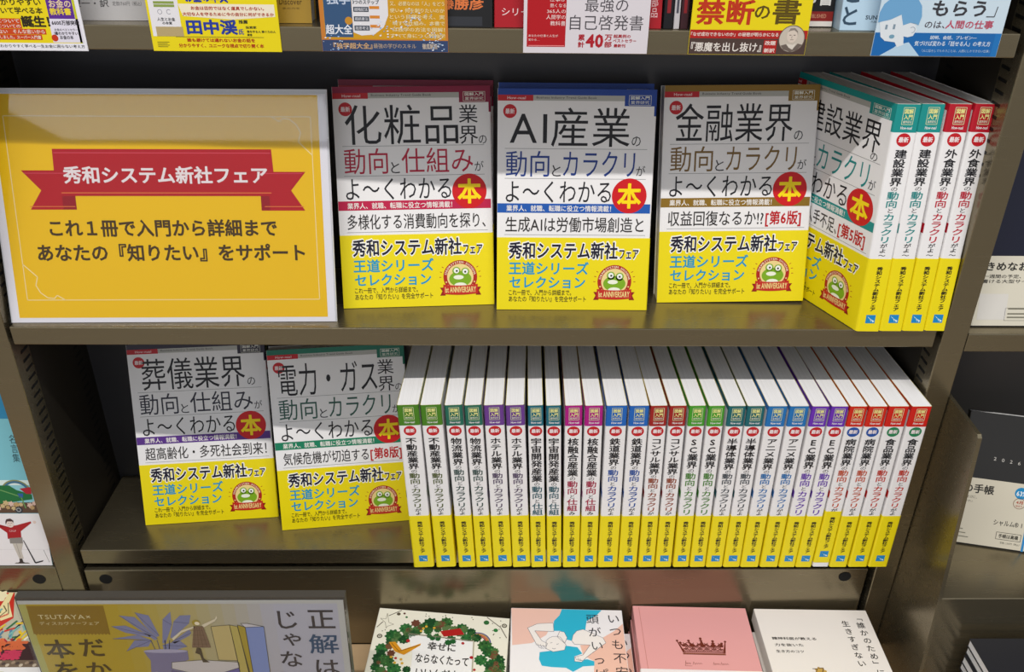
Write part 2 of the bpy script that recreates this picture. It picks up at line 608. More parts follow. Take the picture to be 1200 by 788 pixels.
def band_front(sh):
    for wt, c, l in ((0.075, '#fbfaf4', 1), (0.03, '#17142a', 2)):
        g = 1.2 if l == 1 else 0
        sh.text('秀和システム新社', 11.4 - g, 117 + g, 50.5 - g, 67.5 + g, c, wt, l)
        sh.text('フェア', 118.6 - g, 137.4 + g, 51 - g, 60.2 + g, c, wt if l == 1 else 0.04, l)
    sh.text('王道シリーズ', 11.5, 89.4, 35, 48, '#1c98c4', 0.028, 1)
    sh.text('セレクション', 12.2, 86.5, 21.5, 33.4, '#1c98c4', 0.028, 1)
    sh.text('これ一冊で、入門から詳細まで。', 11.7, 73, 14.3, 20.2, '#2a2412', 0.012, 1)
    sh.text('あなたの『知りたい』を完全サポート', 11.7, 87.7, 7.8, 13.8, '#2a2412', 0.012, 1)
    badge(sh, 115, 28.5, 16.6)


def spine_print(sh, sp, T):
    c = T / 2
    sh.frame(c - 4.4, c + 5.2, 192.8, 207.2, 0.45, '#d8e0b0', 2)
    sh.text('図解', c - 3.4, c + 4.2, 201.8, 206.2, '#f2ee9a', 0.03, 2)
    sh.text('入門', c - 3.4, c + 4.2, 197, 201.2, '#f2ee9a', 0.03, 2)
    sh.text('業界研究', c - 3.4, c + 4.2, 193.8, 196.2, '#e8e8d0', 0.01, 2)
    sh.text('How-nual', c - 4.6, c + 5.4, 188.6, 191.2, '#f4f0f0', 0.02, 2)
    sh.disc(c, 179.6, 6.2, sp.get('dot', '#c41420'), 1, 5.8)
    sh.text('最新', c - 4.4, c + 4.4, 177.4, 182.2, '#f8ecec', 0.03, 2)
    seq = [(ch, 1.0, DARK, 0.02) for ch in sp['title']] + [('の', 0.55, DARK, 0)] + [(ch, 0.92, sp['acc'], 0.014) for ch in '動向'] + [('と', 0.6, DARK, 0)]
    seq += [(ch, 0.86, sp['acc'], 0.016) for ch in sp['stail']] + [(ch, 0.55, DARK, 0.012) for ch in sp['end']]
    tot = sum(q[1] for q in seq)
    z0, z1 = 72.5, 171.5
    k = (z1 - z0) / tot
    v = z1
    for ch, hh, col, wt in seq:
        wd = 11.2 * (0.62 if hh < 0.65 else 1)
        sh.char(ch, c, v - k * hh / 2, wd, k * hh * 1.0, col, wt, 2, 0)
        v -= k * hh
    return


def band_spine(sh, T):
    c = T / 2
    sh.vtext('秀和システム新社フェア', c + 0.4, 64, 20, 5.6, '#221c0c', 0.035, 1)
    sh.rect(c - 4.2, c + 4.8, 8.2, 16.6, '#1488c8', 1)
    sh.poly([(c - 3.2, 15.4), (c - 1.5, 13.2), (c + 4.2, 10.6), (c + 3, 9), (c + 0.6, 12.4), (c + 1.4, 9.2), (c - 0.4, 12.6)], '#d8f0fa', 2)


def series_book(label, cat_label, sp, T, place, mode, group, skew=0.0, sz=1.0, full_front=True, name='paperback_book', slip=0.0, back=0.0):
    """mode 'spine': spine faces -Y, x across the thickness.  mode 'face': front cover faces -Y."""
    D = BW * (math.cos(math.radians(skew)) if mode == 'spine' else 1)
    if mode == 'spine':
        ts = math.tan(math.radians(skew))

        def A(x, y, z):
            return (x - ts * y, y + back * z, z * sz)
    else:
        def A(x, y, z):
            return (BW - y, x, z)
    t = thing(name, label, 'book', place[0], place[1], group)
    fs = D / BW
    fr = lambda u, v, o: (-0.05 - o, D - u * fs, v)
    spn = lambda u, v, o: (u, -0.05 - o, v)
    cv = Sheet()
    ushell(cv, T, D, 0.2, BH, -0.4, 0.0, WHITE, '#b8a94a')
    ustrip(cv, T, D, 186, 209.98, 0.04, sp['top'], 2.2, 2.2)
    cv.fn = fr
    if full_front:
        front_print(cv, sp)
    else:
        cv.rect(0.2, 147.6, 204, 210, sp['top'], 1)
        cv.rect(0.2, 147.6, 95.3, 104.2, sp['mid'], 1)
    cv.fn = spn
    spine_print(cv, sp, T)
    cv.build('cover', t, A)
    pg = Sheet()
    pg.box(0.45, T - 0.45, 0.6, D - 1.0, 0.4, BH - 0.5, PAGES)
    pg.build('page_block', t, A)
    bd = Sheet()
    ushell(bd, T, D, 0.0 + slip, 71.5 + slip, 0.25, 0.4, YEL, YEL)
    bd.fn = lambda u, v, o: (-0.42 - o, D - u * fs, v + slip)
    if full_front:
        band_front(bd)
    bd.fn = lambda u, v, o: (u, -0.42 - o, v + slip)
    band_spine(bd, T)
    b = bd.build('paper_band', t, A)
    b['label'] = 'bright yellow paper band'
    return t


def spec(title, top, acc, mid=None, stail='カラクリ', end='がよ', **k):
    d = dict(title=title, top=top, acc=acc, mid=mid or top, stail=stail, end=end, kind='four', name=title, tail='カラクリ', sub='業界の今を読み解く', dot='#c41420')
    d.update(k)
    return d


# face-out copies on the middle shelf
SA = spec('化粧品業界', '#8c0f3c', '#b8143c', '#c01848', stail='仕組み', kind='stack', name='化粧品', tail='仕組み', sub='多様化する消費動向を探り、')
SB = spec('AI産業', '#14409a', '#1c3c8c', '#1a58b0', kind='four', name='AI産業', sub='生成AIは労働市場創造と')
SC = spec('金融業界', '#8c6a18', '#7a5c28', '#8c6a1c', name='金融業界', sub='収益回復なるか!?', ed='6')
SD = spec('建設業界', '#10908c', '#128a88', '#10908c', name='建設業界', u0=41, u1=137, v0=163, n0=128, sub='災害復興、人手不足、', ed='5', end='がよ〜')
SE = spec('葬儀業界', '#2c2438', '#2a2a3a', '#5a3088', stail='仕組み', name='葬儀業界', tail='仕組み', sub='超高齢化・多死社会到来！', u0=13)
SF = spec('電力ガス業界', '#14705a', '#2c5c50', '#14805c', kind='stack', name='電力・ガス', sub='気候危機が切迫する', ed='8')
G1 = 'face-out copies on the middle shelf'
G2 = 'face-out copies on the lower shelf'
bk = series_book('white paperback with crimson top band and crimson title, facing out beside the big yellow sign', 'book', SA, 13, ((-141.8, 39.1, 0.3), (16.5, 0, 4)), 'face', G1)
copy_thing(bk, 'crimson-topped paperback standing directly behind the crimson-titled front copy', (-143.0, 67.3, 0.3), (15, 0, 0.6))
bk = series_book('white paperback with blue top band and large AI title facing out', 'book', SB, 20, ((8.3, 38.5, 0.3), (14, 0, -0.2)), 'face', G1)
copy_thing(bk, 'blue-topped paperback standing directly behind the front copy with the AI title', (9, 60.8, 0.3), (14, 0, -0.2))
series_book('white paperback with golden brown top band and brown title facing out', 'book', SC, 20, ((169.0, 54.5, 0.3), (13.8, -0.8, 0.5)), 'face', G1)
# face-out copies on the lower shelf
bk = series_book('white paperback with purple mid stripe and dark title, leftmost on the lower shelf', 'book', SE, 12, ((-390.3, 45.9, Z3 + 0.3), (18, 0, 5.5)), 'face', G2)
bk = series_book('white paperback with green mid stripe and red edition mark, leaning beside the spine row', 'book', SF, 19, ((-233.6, 37.1, Z3 + 0.3), (16.8, 0, 6.8)), 'face', G2)

# spine-out copies at the right end of the middle shelf
SX = spec('外食業界', '#b81026', '#c01430', '#b81026', end='がよ〜')
xs = [350.4, 373.2, 394.9, 416.2]
ws = [22.0, 21.0, 20.6, 19.2]
who = [('teal-topped construction', SD, 'leftmost, its whole cover showing'), ('teal-topped construction', SD, 'second from left'), ('red-topped restaurant', SX, 'third from left'), ('red-topped restaurant', SX, 'rightmost, against the post')]
for i, (x, tw, (nm, sp_, ps)) in enumerate(zip(xs, ws, who)):
    series_book('%s industry paperback, %s in the short spine row' % (nm, ps), 'book', sp_, tw - 0.4, ((x, -3.5, 0.5 + 0.3 * i), (0, (0.5, 0.2, 0.8, 1.1)[i], 0)), 'spine',
                'spine-out copies on the middle shelf', (23, 20, 17, 14)[i], 1.0, i == 0, back=0.117)

# the long spine row on the lower shelf: x of the foot, thickness, lean, titles
feet = [(-80.0, 21.8), (-55.6, 20.9), (-31.4, 17.8), (-12.3, 17.3), (6.2, 19.6), (26.9, 18.9), (46.9, 15.7), (64.0, 15.3), (81.0, 17.6),
        (99.3, 18.3), (119.0, 21.1), (141.2, 19.8), (163.0, 17.4), (181.5, 17.2), (200.8, 17.1), (219.0, 16.7), (236.6, 17.8), (255.4, 18.1),
        (274.3, 19.7), (295.6, 19.6), (316.3, 17.7), (334.6, 17.5), (353.2, 17.9), (371.9, 19.0), (392.6, 20.6), (414.6, 20.6)]
leans = [-2.3, -2.8, -3.0, -3.0, -2.9, -2.8, -2.4, -2.2, -1.8, -1.5, -1.2, -1.1, -1.5, -1.4, -1.5, -1.3, -0.8, -0.9, -0.5, -0.5, -0.2, 0, -0.1, -0.1, -0.4, -0.3]
RT = [('green', 'real estate', spec('不動産業界', '#47801c', '#55602c')),
      ('dark green', 'logistics', spec('物流業界', '#1d6a58', '#3c5450')),
      ('violet', 'hotel', spec('ホテル業界', '#6a3a90', '#5a4a68')),
      ('petrol blue', 'space development', spec('宇宙開発産業', '#12687c', '#2c5c68', stail='仕組', end='')),
      ('magenta', 'nuclear fusion', spec('核融合産業', '#b01084', '#a81440', stail='仕組', end='み')),
      ('bright blue', 'railway', spec('鉄道業界', '#1664bc', '#1c4ea0')),
      ('brick red', 'consulting', spec('コンサル業界', '#a01c1c', '#98482c', end='が')),
      ('light green', 'shopping centre', spec('SC業界', '#3f9c24', '#4a8430', end='')),
      ('dark teal', 'semiconductor', spec('半導体業界', '#0e646c', '#404850')),
      ('sky blue', 'animation', spec('アニメ業界', '#1a72b8', '#1e70b4')),
      ('purple', 'online shopping', spec('EC業界', '#6a2cb4', '#6a3cb0', end='')),
      ('orange-red with blue dot', 'hospital', spec('病院業界', '#d0220e', '#c8502c', dot='#1c50a4')),
      ('scarlet with green dot', 'food', spec('食品業界', '#d01a10', '#c83420', dot='#1c8050'))]
for i, ((x, tw), ln) in enumerate(zip(feet, leans)):
    col, nm, sp_ = RT[i // 2]
    sk = -2.7 if x < 40 else (-1.6 if x < 90 else (-0.6 if x < 160 else (0.3 if x < 330 else (1.2 if x < 400 else 2.0))))
    tw -= 0.7
    t = series_book('%s copy of the two upright %s-topped %s paperbacks in the long row' % (('left', 'right')[i % 2], col.split(' with')[0], nm) if ' with' not in col else
                    '%s copy of the two upright %s-topped %s paperbacks, %s' % (('left', 'right')[i % 2], col.split(' with')[0], nm, col.split(' with ')[1] + ' on spine'),
                    'book', sp_, tw, ((x + 0.4, -22.4, Z3 + 0.3 + tw * math.sin(math.radians(-ln if ln < 0 else 0))), (0, ln, 0)), 'spine',
                    'spine-out copies in the long row', sk, 1.0, False, slip=(6.5 if i == 22 else 0))

# ------------------------------------------------------------------ other books


def plain_book(name, label, W, H, T, loc, rot, front, cover='#f0eeea', group=None, spine_left=True, r=1.0, cat='book', band=None):
    """front cover faces -Y before rotation; front(sheet) prints it with v measured up from the lower edge"""
    if spine_left:
        A = lambda x, y, z: (y, x, z)
        fn = lambda u, v, o: (-0.05 - o, u, v)
    else:
        A = lambda x, y, z: (W - y, x, z)
        fn = lambda u, v, o: (-0.05 - o, W - u, v)
    t = thing(name, label, cat, loc, rot, group)
    cv = Sheet()
    ushell(cv, T, W, 0, H, -0.5, 0.0, cover, cover, r)
    cv.fn = fn
    if front:
        front(cv)
    cv.build('cover', t, A)
    pg = Sheet()
    pg.box(0.55, T - 0.55, 0.7, W - 1.2, 0.6, H - 0.6, PAGES)
    pg.build('page_block', t, A)
    if band:
        z0, z1, mat, pr = band
        bd = Sheet()
        ushell(bd, T, W, z0, z1, 0.5, 0.65, mat, mat, r)
        bd.fn = lambda u, v, o: (fn(u, v, o)[0] - 0.65, fn(u, v, o)[1], v)
        if pr:
            pr(bd)
        bd.build('paper_band', t, A)
    return t


# ---- the four piles lying on the ledge -------------------------------------
FT = -368.0


def lying(name, labels, W, D, x, y, yw, roll, n, front, cover, group, spine_left=True, band=None, shift=None):
    """x, y = back left corner of the topmost cover; piles go down to the ledge"""
    tk = (FT - TBL - 0.6) / n
    top = None
    y_ = math.radians(yw)
    for i in range(n):
        dx, dy = (shift[i] if shift else (0, 0))
        bx = x + D * math.sin(y_) + dx
        by = y - D * math.cos(y_) + dy
        z = FT - tk * i - 0.15
        if i == 0:
            top = plain_book(name, labels[0], W, D, tk - 1.4, (bx, by, z), (90, roll, yw), front, cover, group, spine_left, band=band)
        else:
            copy_thing(top, labels[i], (bx, by, z), (90, roll * 0.5 if i == 1 else 0, yw), group)


def wreath(sh):
    O = 188
    f = lambda L: [(a, b + O) for a, b in L]
    sh.line(f([(12.5, -10.6), (25.8, -1.0)]), 0.9, '#4a4030', 1)
    sh.line(f([(2.0, -28.5), (7.6, -19.6)]), 0.9, '#4a4030', 1)
    sh.line(f([(123.8, -0.8), (140.4, -14.3), (148.0, -28.7)]), 0.9, '#4a4030', 1)
    sh.line(f([(10.3, -7.0), (14.2, -20.3), (20.2, -22.3), (13.6, -25.9), (12.5, -28.8), (10.3, -20.7), (3.6, -15.2), (10.1, -15.5), (10.3, -7)]), 0.5, '#8a8270', 1)
    rnd = random.Random(2)
    for _ in range(40):
        u, v = rnd.uniform(4, 146), rnd.uniform(-34, -3)
        if v > -8 or u < 20 or u > 118:
            sh.disc(u, O + v, 0.7, '#5a5444', 1, n=8)
    for u, v, r, c in ((23.2, -6.8, 2.2, '#5a5040'), (29.6, -5.4, 1.4, '#5a2820'), (32.8, -10.5, 1.4, '#2c6a34'), (123.8, -8.8, 3.2, '#2c6a34'), (135.1, -18.9, 2.6, '#2c7a3c')):
        sh.disc(u, O + v, r, c, 1, n=14)
    for u, v in ((7.4, -40.5), (144.4, -11.3)):
        sh.ring(u, O + v, 1.6, 3.0, '#5a5444', 1)
        sh.disc(u, O + v, 0.9, '#5a5444', 1, n=8)
    for r, c in ((13.2, '#5a5c8c'), (11.6, '#b88c4c'), (10.0, '#c86038'), (8.4, '#8c4a50')):
        sh.ring(116.5, O - 38.6, r, r + 1.5, c, 1, 5, 140)
    gs = ('#1e5a2a', '#2c6a34', '#164822', '#33622e')
    for i, (u, v, r) in enumerate([(22.1, -38.8, 8.6), (34.6, -27.1, 7.1), (61.4, -18.0, 8.8), (78.7, -13.7, 7.2), (97.0, -20.9, 7.2), (12.8, -57.6, 6.9), (12.8, -70.3, 7.6), (21.0, -73.2, 7.6), (10.4, -82.6, 5.2),
            (30.5, -83.4, 7.5), (44.1, -82.6, 4.5), (70.9, -34.9, 4.4), (86.4, -38.4, 6.3), (103.4, -33.5, 6.3), (114.5, -32.2, 5.5), (124.8, -42.3, 7.8), (130.1, -49.6, 7.8), (121.8, -62.1, 6.9), (140.2, -60.2, 7.5),
            (143.0, -69.0, 6.0), (134.6, -68.4, 8.4), (59.6, -28.1, 4.7), (34.6, -42.2, 6.2), (14, -96, 9), (28, -104, 8), (132, -84, 9), (140, -98, 8), (20, -120, 10), (130, -118, 10), (75, -128, 10), (50, -126, 9), (100, -126, 9),
            (88, -26, 5), (70, -25, 4), (108, -24, 5), (47, -30, 6)]):
        sh.blob(u, O + v, r, gs[i % 4], 2 + i % 3, 10, 0.12, i)
        for k in range(5):
            a = i + k * 1.3
            sh.disc(u + r * 0.55 * math.cos(a), O + v + r * 0.5 * math.sin(a), r * 0.14, '#4c8a44' if k % 2 else '#12381c', 5, n=8)
    for i in range(70):
        a = rnd.uniform(-0.35, 3.5)
        u = 76 + (62 + rnd.uniform(-7, 7)) * math.cos(a)
        v = -74 + (52 + rnd.uniform(-6, 6)) * math.sin(a)
        sh.blob(u, O + v, rnd.uniform(2.2, 4.6), ('#2c5a2a', '#44703a', '#1c4a28', '#5a7444', '#704a30')[i % 5], 5, 8, 0.16, i)
    for u, v, r in ((44.5, -18.5, 5.0), (23.9, -62.9, 4.3), (70.8, -21.6, 3.4), (49.5, -24.9, 2.8)):
        sh.blob(u, O + v, r, '#6a3c2c', 5, 7, 0.15)
    for u, v in ((54, -25), (57, -22), (66, -23), (52, -29), (36, -70), (30, -75), (38, -75), (25, -68)):
        sh.disc(u, O + v, 1.6, '#d8a838', 6, n=10)
    sh.poly(f([(38.7, -35.4), (111.0, -38.0), (114.0, -100), (49.3, -100), (46.9, -59.9)]), '#f1efec', 5)
    sh.line(f([(38.7, -34), (111.0, -37)]), 1.2, '#8a8270', 6)
    sh.line(f([(112, -37), (115, -100)]), 1.2, '#b0a890', 6)
    for u, v, r in ((62, -35, 3), (66, -38, 3), (84, -42, 4), (89, -40, 3.4), (72, -38, 3)):
        sh.blob(u, O + v, r, '#1e5a2a', 6, 8)
    sh.poly(f([(73.2, -27.0), (94.9, -20.4), (100.6, -29.0), (78.0, -34.2)]), '#b01c1c', 6)
    sh.poly(f([(73.2, -27.0), (78, -34.2), (72, -33)]), '#e8d8b8', 6)
    sh.poly(f([(19.1, -48.2), (26.0, -46.9), (34.8, -57.3), (54.3, -46.3), (53.9, -49.3), (38.1, -63.7), (27.4, -60.1)]), '#d8921c', 6)
    sh.line(f([(22, -49), (32, -59.5), (53, -49)]), 0.8, '#8a5a14', 7)
    for u, v, r in ((39.7, -44.2, 2.2), (111.4, -59.8, 2.1), (100.2, -41.4, 1.8), (116.0, -75.7, 1.5), (30, -69, 1.5)):
        sh.disc(u, O + v, r, '#b01c24', 7, n=12)
    sh.text('幸せに', 62, 93, O - 54.5, O - 42.9, '#2a2622', 0.02, 7)
    sh.text('ならなくたって', 51.4, 108.7, O - 72.4, O - 60.2, '#2a2622', 0.02, 7)
    sh.text('いいんだよ', 54, 99, O - 91, O - 79, '#2a2622', 0.02, 7)


def bluehair(sh):
    O = 188
    f = lambda L: [(max(0.3, min(126.6, a)), min(b, -0.3) + O) for a, b in L]
    sh.poly(f([(0.2, -0.4), (58.3, -0.4), (55.5, -9.4), (48.9, -18.1), (39.7, -38.9), (23.9, -50.4), (2.3, -54.0)]), '#f0c4b4', 1)
    sh.poly(f([(77.1, -51.7), (88.0, -51.4), (116.3, -30.5), (127, -19.8), (127, -150), (84.4, -150), (91.3, -73.5), (79.5, -65.3)]), '#f0c0ac', 1)
    hair = '#2cb4d2'
    sh.poly(f([(58.3, -0.4), (104.1, -0.4), (96.9, -9.2), (86.0, -16.9), (82.5, -37.6), (67.9, -46.1), (61.7, -44.3), (55.7, -32.3), (47.8, -32.6), (48.9, -18.1), (55.5, -9.4)]), hair, 2)
    sh.poly(f([(32.4, -62.8), (44.1, -60.6), (61.4, -53.2), (73.8, -54.8), (78.8, -63.4), (70.1, -67.5), (69.9, -73.2), (83.8, -70.9), (91.3, -73.5), (91.0, -79.2), (78.7, -80.5), (67.8, -87.9), (60.4, -82.9), (45.2, -82.4), (34.5, -80.9), (31.6, -72.5)]), hair, 2)
    skin = '#f3ece6'
    for L in ([(48.0, -21.2), (30.3, -22.8), (19.1, -29.3), (29.3, -53.2), (39.5, -54.8), (41.1, -50.8), (34.9, -47.1), (27.1, -33.2), (48.5, -33.6)],
              [(69.8, -38.0), (74, -32), (81.3, -29.5), (102.8, -41.0), (105.5, -47.9), (82.4, -69.0), (77.5, -74.9), (69.9, -74.2), (70.1, -68.4), (79.5, -65.3), (88.0, -51.4), (70.8, -50.9), (67.9, -46.1)],
              [(55, -33), (60, -34), (63, -42), (60, -50), (52, -41)],
              [(39.6, -46.9), (43, -43), (46.8, -40.7), (52, -40.5), (55.5, -41.4), (61.4, -52.2), (59.6, -59.1), (47.1, -62.0), (39.4, -57.8)]):
        P = f(L)
        sh.poly(P, skin, 3)
        sh.line(P + P[:1], 0.45, '#6a6a78', 4)
    for k in range(3):
        sh.line(f([(30 + 3 * k, -51 - k), (31.5 + 3 * k, -56), (35 + 2 * k, -58)]), 0.4, '#6a6a78', 4)
        sh.line(f([(71 + 2.5 * k, -68 - k), (72 + 2 * k, -72), (77 + k, -73)]), 0.4, '#6a6a78', 4)
    sh.line(f([(44, -50), (46.5, -49.3)]), 0.5, '#6a6a78', 4)
    sh.line(f([(51, -52), (53.5, -50.5)]), 0.5, '#6a6a78', 4)
    sh.line(f([(46, -57), (48, -58.2), (50, -57)]), 0.5, '#6a6a78', 4)
    for i, ch in enumerate('いつも不安で'):
        sh.char(ch, 116.5 + 0.9 * i, O - 12.8 - 18.5 * i, 15, 15, '#26242c', 0.0, 4)
    for i, ch in enumerate('頭がいっぱいなあなたへ'[:7]):
        sh.char(ch, 92.6 + 1.4 * i, O - 14 - 19 * i, 15, 15, '#26242c', 0.0, 4)


def crown(sh):
    O = 188
    c = '#6e2c1c'
    f = lambda L: [(a, b + O) for a, b in L]
    sh.line(f([(7, -2), (9, -186)]), 0.6, '#c8847c', 1)
    sh.rect(48.5, 95, O - 68.6, O - 66.4, c, 1)
    sh.rect(49, 94.6, O - 65.6, O - 64.6, c, 1)
    for i in range(23):
        sh.disc(49.8 + 2 * i, O - 67.5, 0.55, '#b87c5c', 2, n=8)
    for row, (v, n, r) in enumerate(((-64.4, 6, 3.9), (-60.2, 5, 3.7), (-56.6, 6, 2.6))):
        for i in range(n):
            u = 71.8 + (i - (n - 1) / 2) * 7.7
            for q, wd in ((r, 0.95), (r * 0.62, 0.8), (r * 0.25, 0.7)):
                sh.ring(u, O + v, max(0.05, q - wd / 2), q + wd / 2, c, 1 + row, 0, 180, 16)
            sh.line(f([(u - 2.2, v + 4.2), (u, v + 2.2), (u + 2.2, v + 4.2)]), 0.7, c, 4)
    for u0, u1 in ((50, 44.6), (93.8, 97.2)):
        sh.poly(f([(u0 - 1.4, -66), (u0 + 1.4, -66), (u1 + 0.5, -51), (u1 - 0.5, -51)]), c, 1)
    for u0, u1, v1 in ((52, 47.5, -54), (60.5, 57, -51), (71.8, 70.6, -47.5), (83, 83.6, -51), (91.5, 93, -54)):
        sh.poly(f([(u0 - 2.4, -58), (u0 + 2.4, -58), (u1 + 0.6, v1), (u1 - 0.6, v1)]), c, 4)
        sh.disc(u1, O + v1 + 1.2, 1.5, c, 5, n=12)
        sh.line(f([(u1 - 1.9, v1 - 1.6), (u1 + 1.9, v1 - 1.6)]), 0.8, c, 5)
    sh.disc(44.3, O - 50, 1.3, c, 5, n=12)
    sh.disc(97.4, O - 50, 1.3, c, 5, n=12)
    for u0, u1 in ((49, 55), (57, 67), (79, 86), (87, 95.5)):
        P = [(u0 + (u1 - u0) * k / 8, -81 + (2.6 if k % 2 else -1.2) * (1 if k < 3 else 0.5)) for k in range(9)]
        sh.line(f(P), 0.35, '#8a4a3c', 1)
    sh.line(f([(50, -77), (48.5, -84), (56, -84)]), 0.4, '#8a4a3c', 1)


def cream(sh):
    O = 188
    for i, ch in enumerate('「誰かのため」に'):
        sh.char(ch, 116.3, O - 11.5 - 10.9 * i, 9.6, 9.2, '#2c2a26', 0.012, 1, -math.pi / 2 if ch in '「」' else 0)
    for i, ch in enumerate('生きすぎない'):
        sh.char(ch, 99.6, O - 20.5 - 11.1 * i, 9.4, 9.2, '#2c2a26', 0.012, 1)
    sh.text('精神科医が教える', 10.5, 59.8, O - 45, O - 41, '#3a3630', 0.02, 1)
    sh.text('力を抜いた', 11.4, 43, O - 54, O - 50, '#3a3630', 0.02, 1)
    sh.text('生き方のコツ', 10.8, 41.3, O - 63, O - 59, '#3a3630', 0.02, 1)
    sh.blob(52, O - 88, 6, '#c8a050', 1, 8)
    sh.line([(44, O - 84), (49, O - 84), (47, O - 88)], 0.9, '#5a4630', 2)
    sh.line([(50, O - 83), (56, O - 83), (53, O - 90)], 0.9, '#5a4630', 2)


GP = 'books lying in piles on the ledge'
lying('picture_book', ['cream book with a green forest wreath, flat on the ledge right of the grey-gold sign', 'second book of the forest wreath pile', 'lowest book of the forest wreath pile'],
      150, 188, -124.6, 1.0, -4, 2.6, 3, wreath, '#eeead8', GP, True, None, [(0, 0), (0, -2), (1, -2)])
lying('paperback_book', ['book with a blue-haired figure on its cover, topmost of its pile', 'second copy of the blue-haired figure book, sticking out to the right', 'lowest copy of the blue-haired figure book'],
      127, 188, 26.4, 0.3, -2, 0, 3, bluehair, '#f2eeee', GP, True, None, [(0, 0), (9, -16), (6, -8)])
lying('hardcover_book', ['pink book with a brown crown, topmost of its pile', 'second pink book under the crown cover', 'lowest pink book of the crown pile'],
      130, 188, 166.9, 3.0, -2, 0, 3, crown, '#e6a4a2', GP, True, (0, 98.5, '#f1e8e8', None), [(0, 0), (-1, -2), (-2, -1)])
lying('paperback_book', ['plain cream-white book with vertical dark title, topmost of its pile', 'second copy under the plain cream-white book', 'lowest copy under the plain cream-white book'],
      129, 188, 306.6, -2.2, -1.4, 0, 3, cream, '#efe8e0', GP, True, None, [(0, 0), (-3, -16), (-2, -8)])


# ---- the two acrylic-covered signs ------------------------------------------
def acrylic_sign(label, W, H, loc, rot, prn, base, edge, thick, group):
    t = thing('shop_sign', label, 'sign', loc, rot, group)
    ps = Sheet()
    ps.box(0, W, 0.0, 0.5, 0, H, base)
    prn(ps)
    ps.build('paper_insert', t)
    ac = Sheet()
    ac.box(-1.5, W + 1.5, -2.6, -0.6, -0.2, H + 4, ACRYLIC)
    ac.build('acrylic_pane', t)['label'] = 'clear acrylic front pane'
    bk_ = Sheet()
    bk_.box(-1.5, W + 1.5, 0.7, thick, -0.2, H + 4, edge)
    bk_.build('backing_board', t)
    return t


def yellow_sign(sh):
    y, gold = '#f2c000', '#f6dc9a'
    sh.rect(7, 296, 4.6, 209, y, 1)
    sh.frame(16.5, 289, 21.8, 190, 0.8, gold, 2)
    for cu, cv, sx, sy in ((16.5, 21.8, 1, 1), (289, 190, -1, -1)):
        sh.line([(cu, cv + sy * 34), (cu + sx * 12, cv + sy * 22), (cu + sx * 9.5, cv + sy * 14), (cu + sx * 13, cv + sy * 7), (cu + sx * 19, cv + sy * 2.2), (cu + sx * 25, cv + sy * 1.4), (cu + sx * 28, cv + sy * 4.5), (cu + sx * 35, cv)], 1.0, gold, 2)
    red, dk = '#b80e1c', '#98081a'
    sh.poly([(26, 142), (72, 142), (72, 106.5), (30.4, 106.5), (42, 124)], red, 2)
    sh.poly([(282, 141), (240, 141), (240, 105.6), (280, 105.6), (268, 124)], red, 2)
    sh.rect(60, 72, 106.6, 119, dk, 3)
    sh.rect(240, 248, 106, 119, dk, 3)
    sh.poly([(55, 119), (254, 119), (252, 161.2), (56, 161.2)], red, 4)
    sh.rect(60, 250, 121.4, 122.2, '#e87c3c', 5)
    sh.rect(57, 251, 157.4, 158.1, '#d8485c', 5)
    for a, b in ((28, 71), (241, 279)):
        sh.rect(a + 2, b, 109, 109.7, '#e87c3c', 5)
        sh.rect(a, b, 139.2, 139.8, '#d8485c', 5)
    sh.text('秀和システム新社フェア', 63.3, 247.4, 130, 146, '#f2e4e4', 0.035, 6)
    br = '#4a3208'
    sh.text('これ１冊で入門から詳細まで', 45, 253, 81.4, 97.8, br, 0.035, 3)
    sh.text('あなたの『知りたい』をサポート', 31.4, 277.6, 58.2, 75, br, 0.035, 3)


acrylic_sign('large yellow sign with red ribbon banner, standing on the middle shelf', 303, 210, (-448.7, 7.5, 0.4), (15, 0, 0.9), yellow_sign, ink('#ece8ee', 0.4), ink('#d8d8dc', 0.3), 2.4, None)


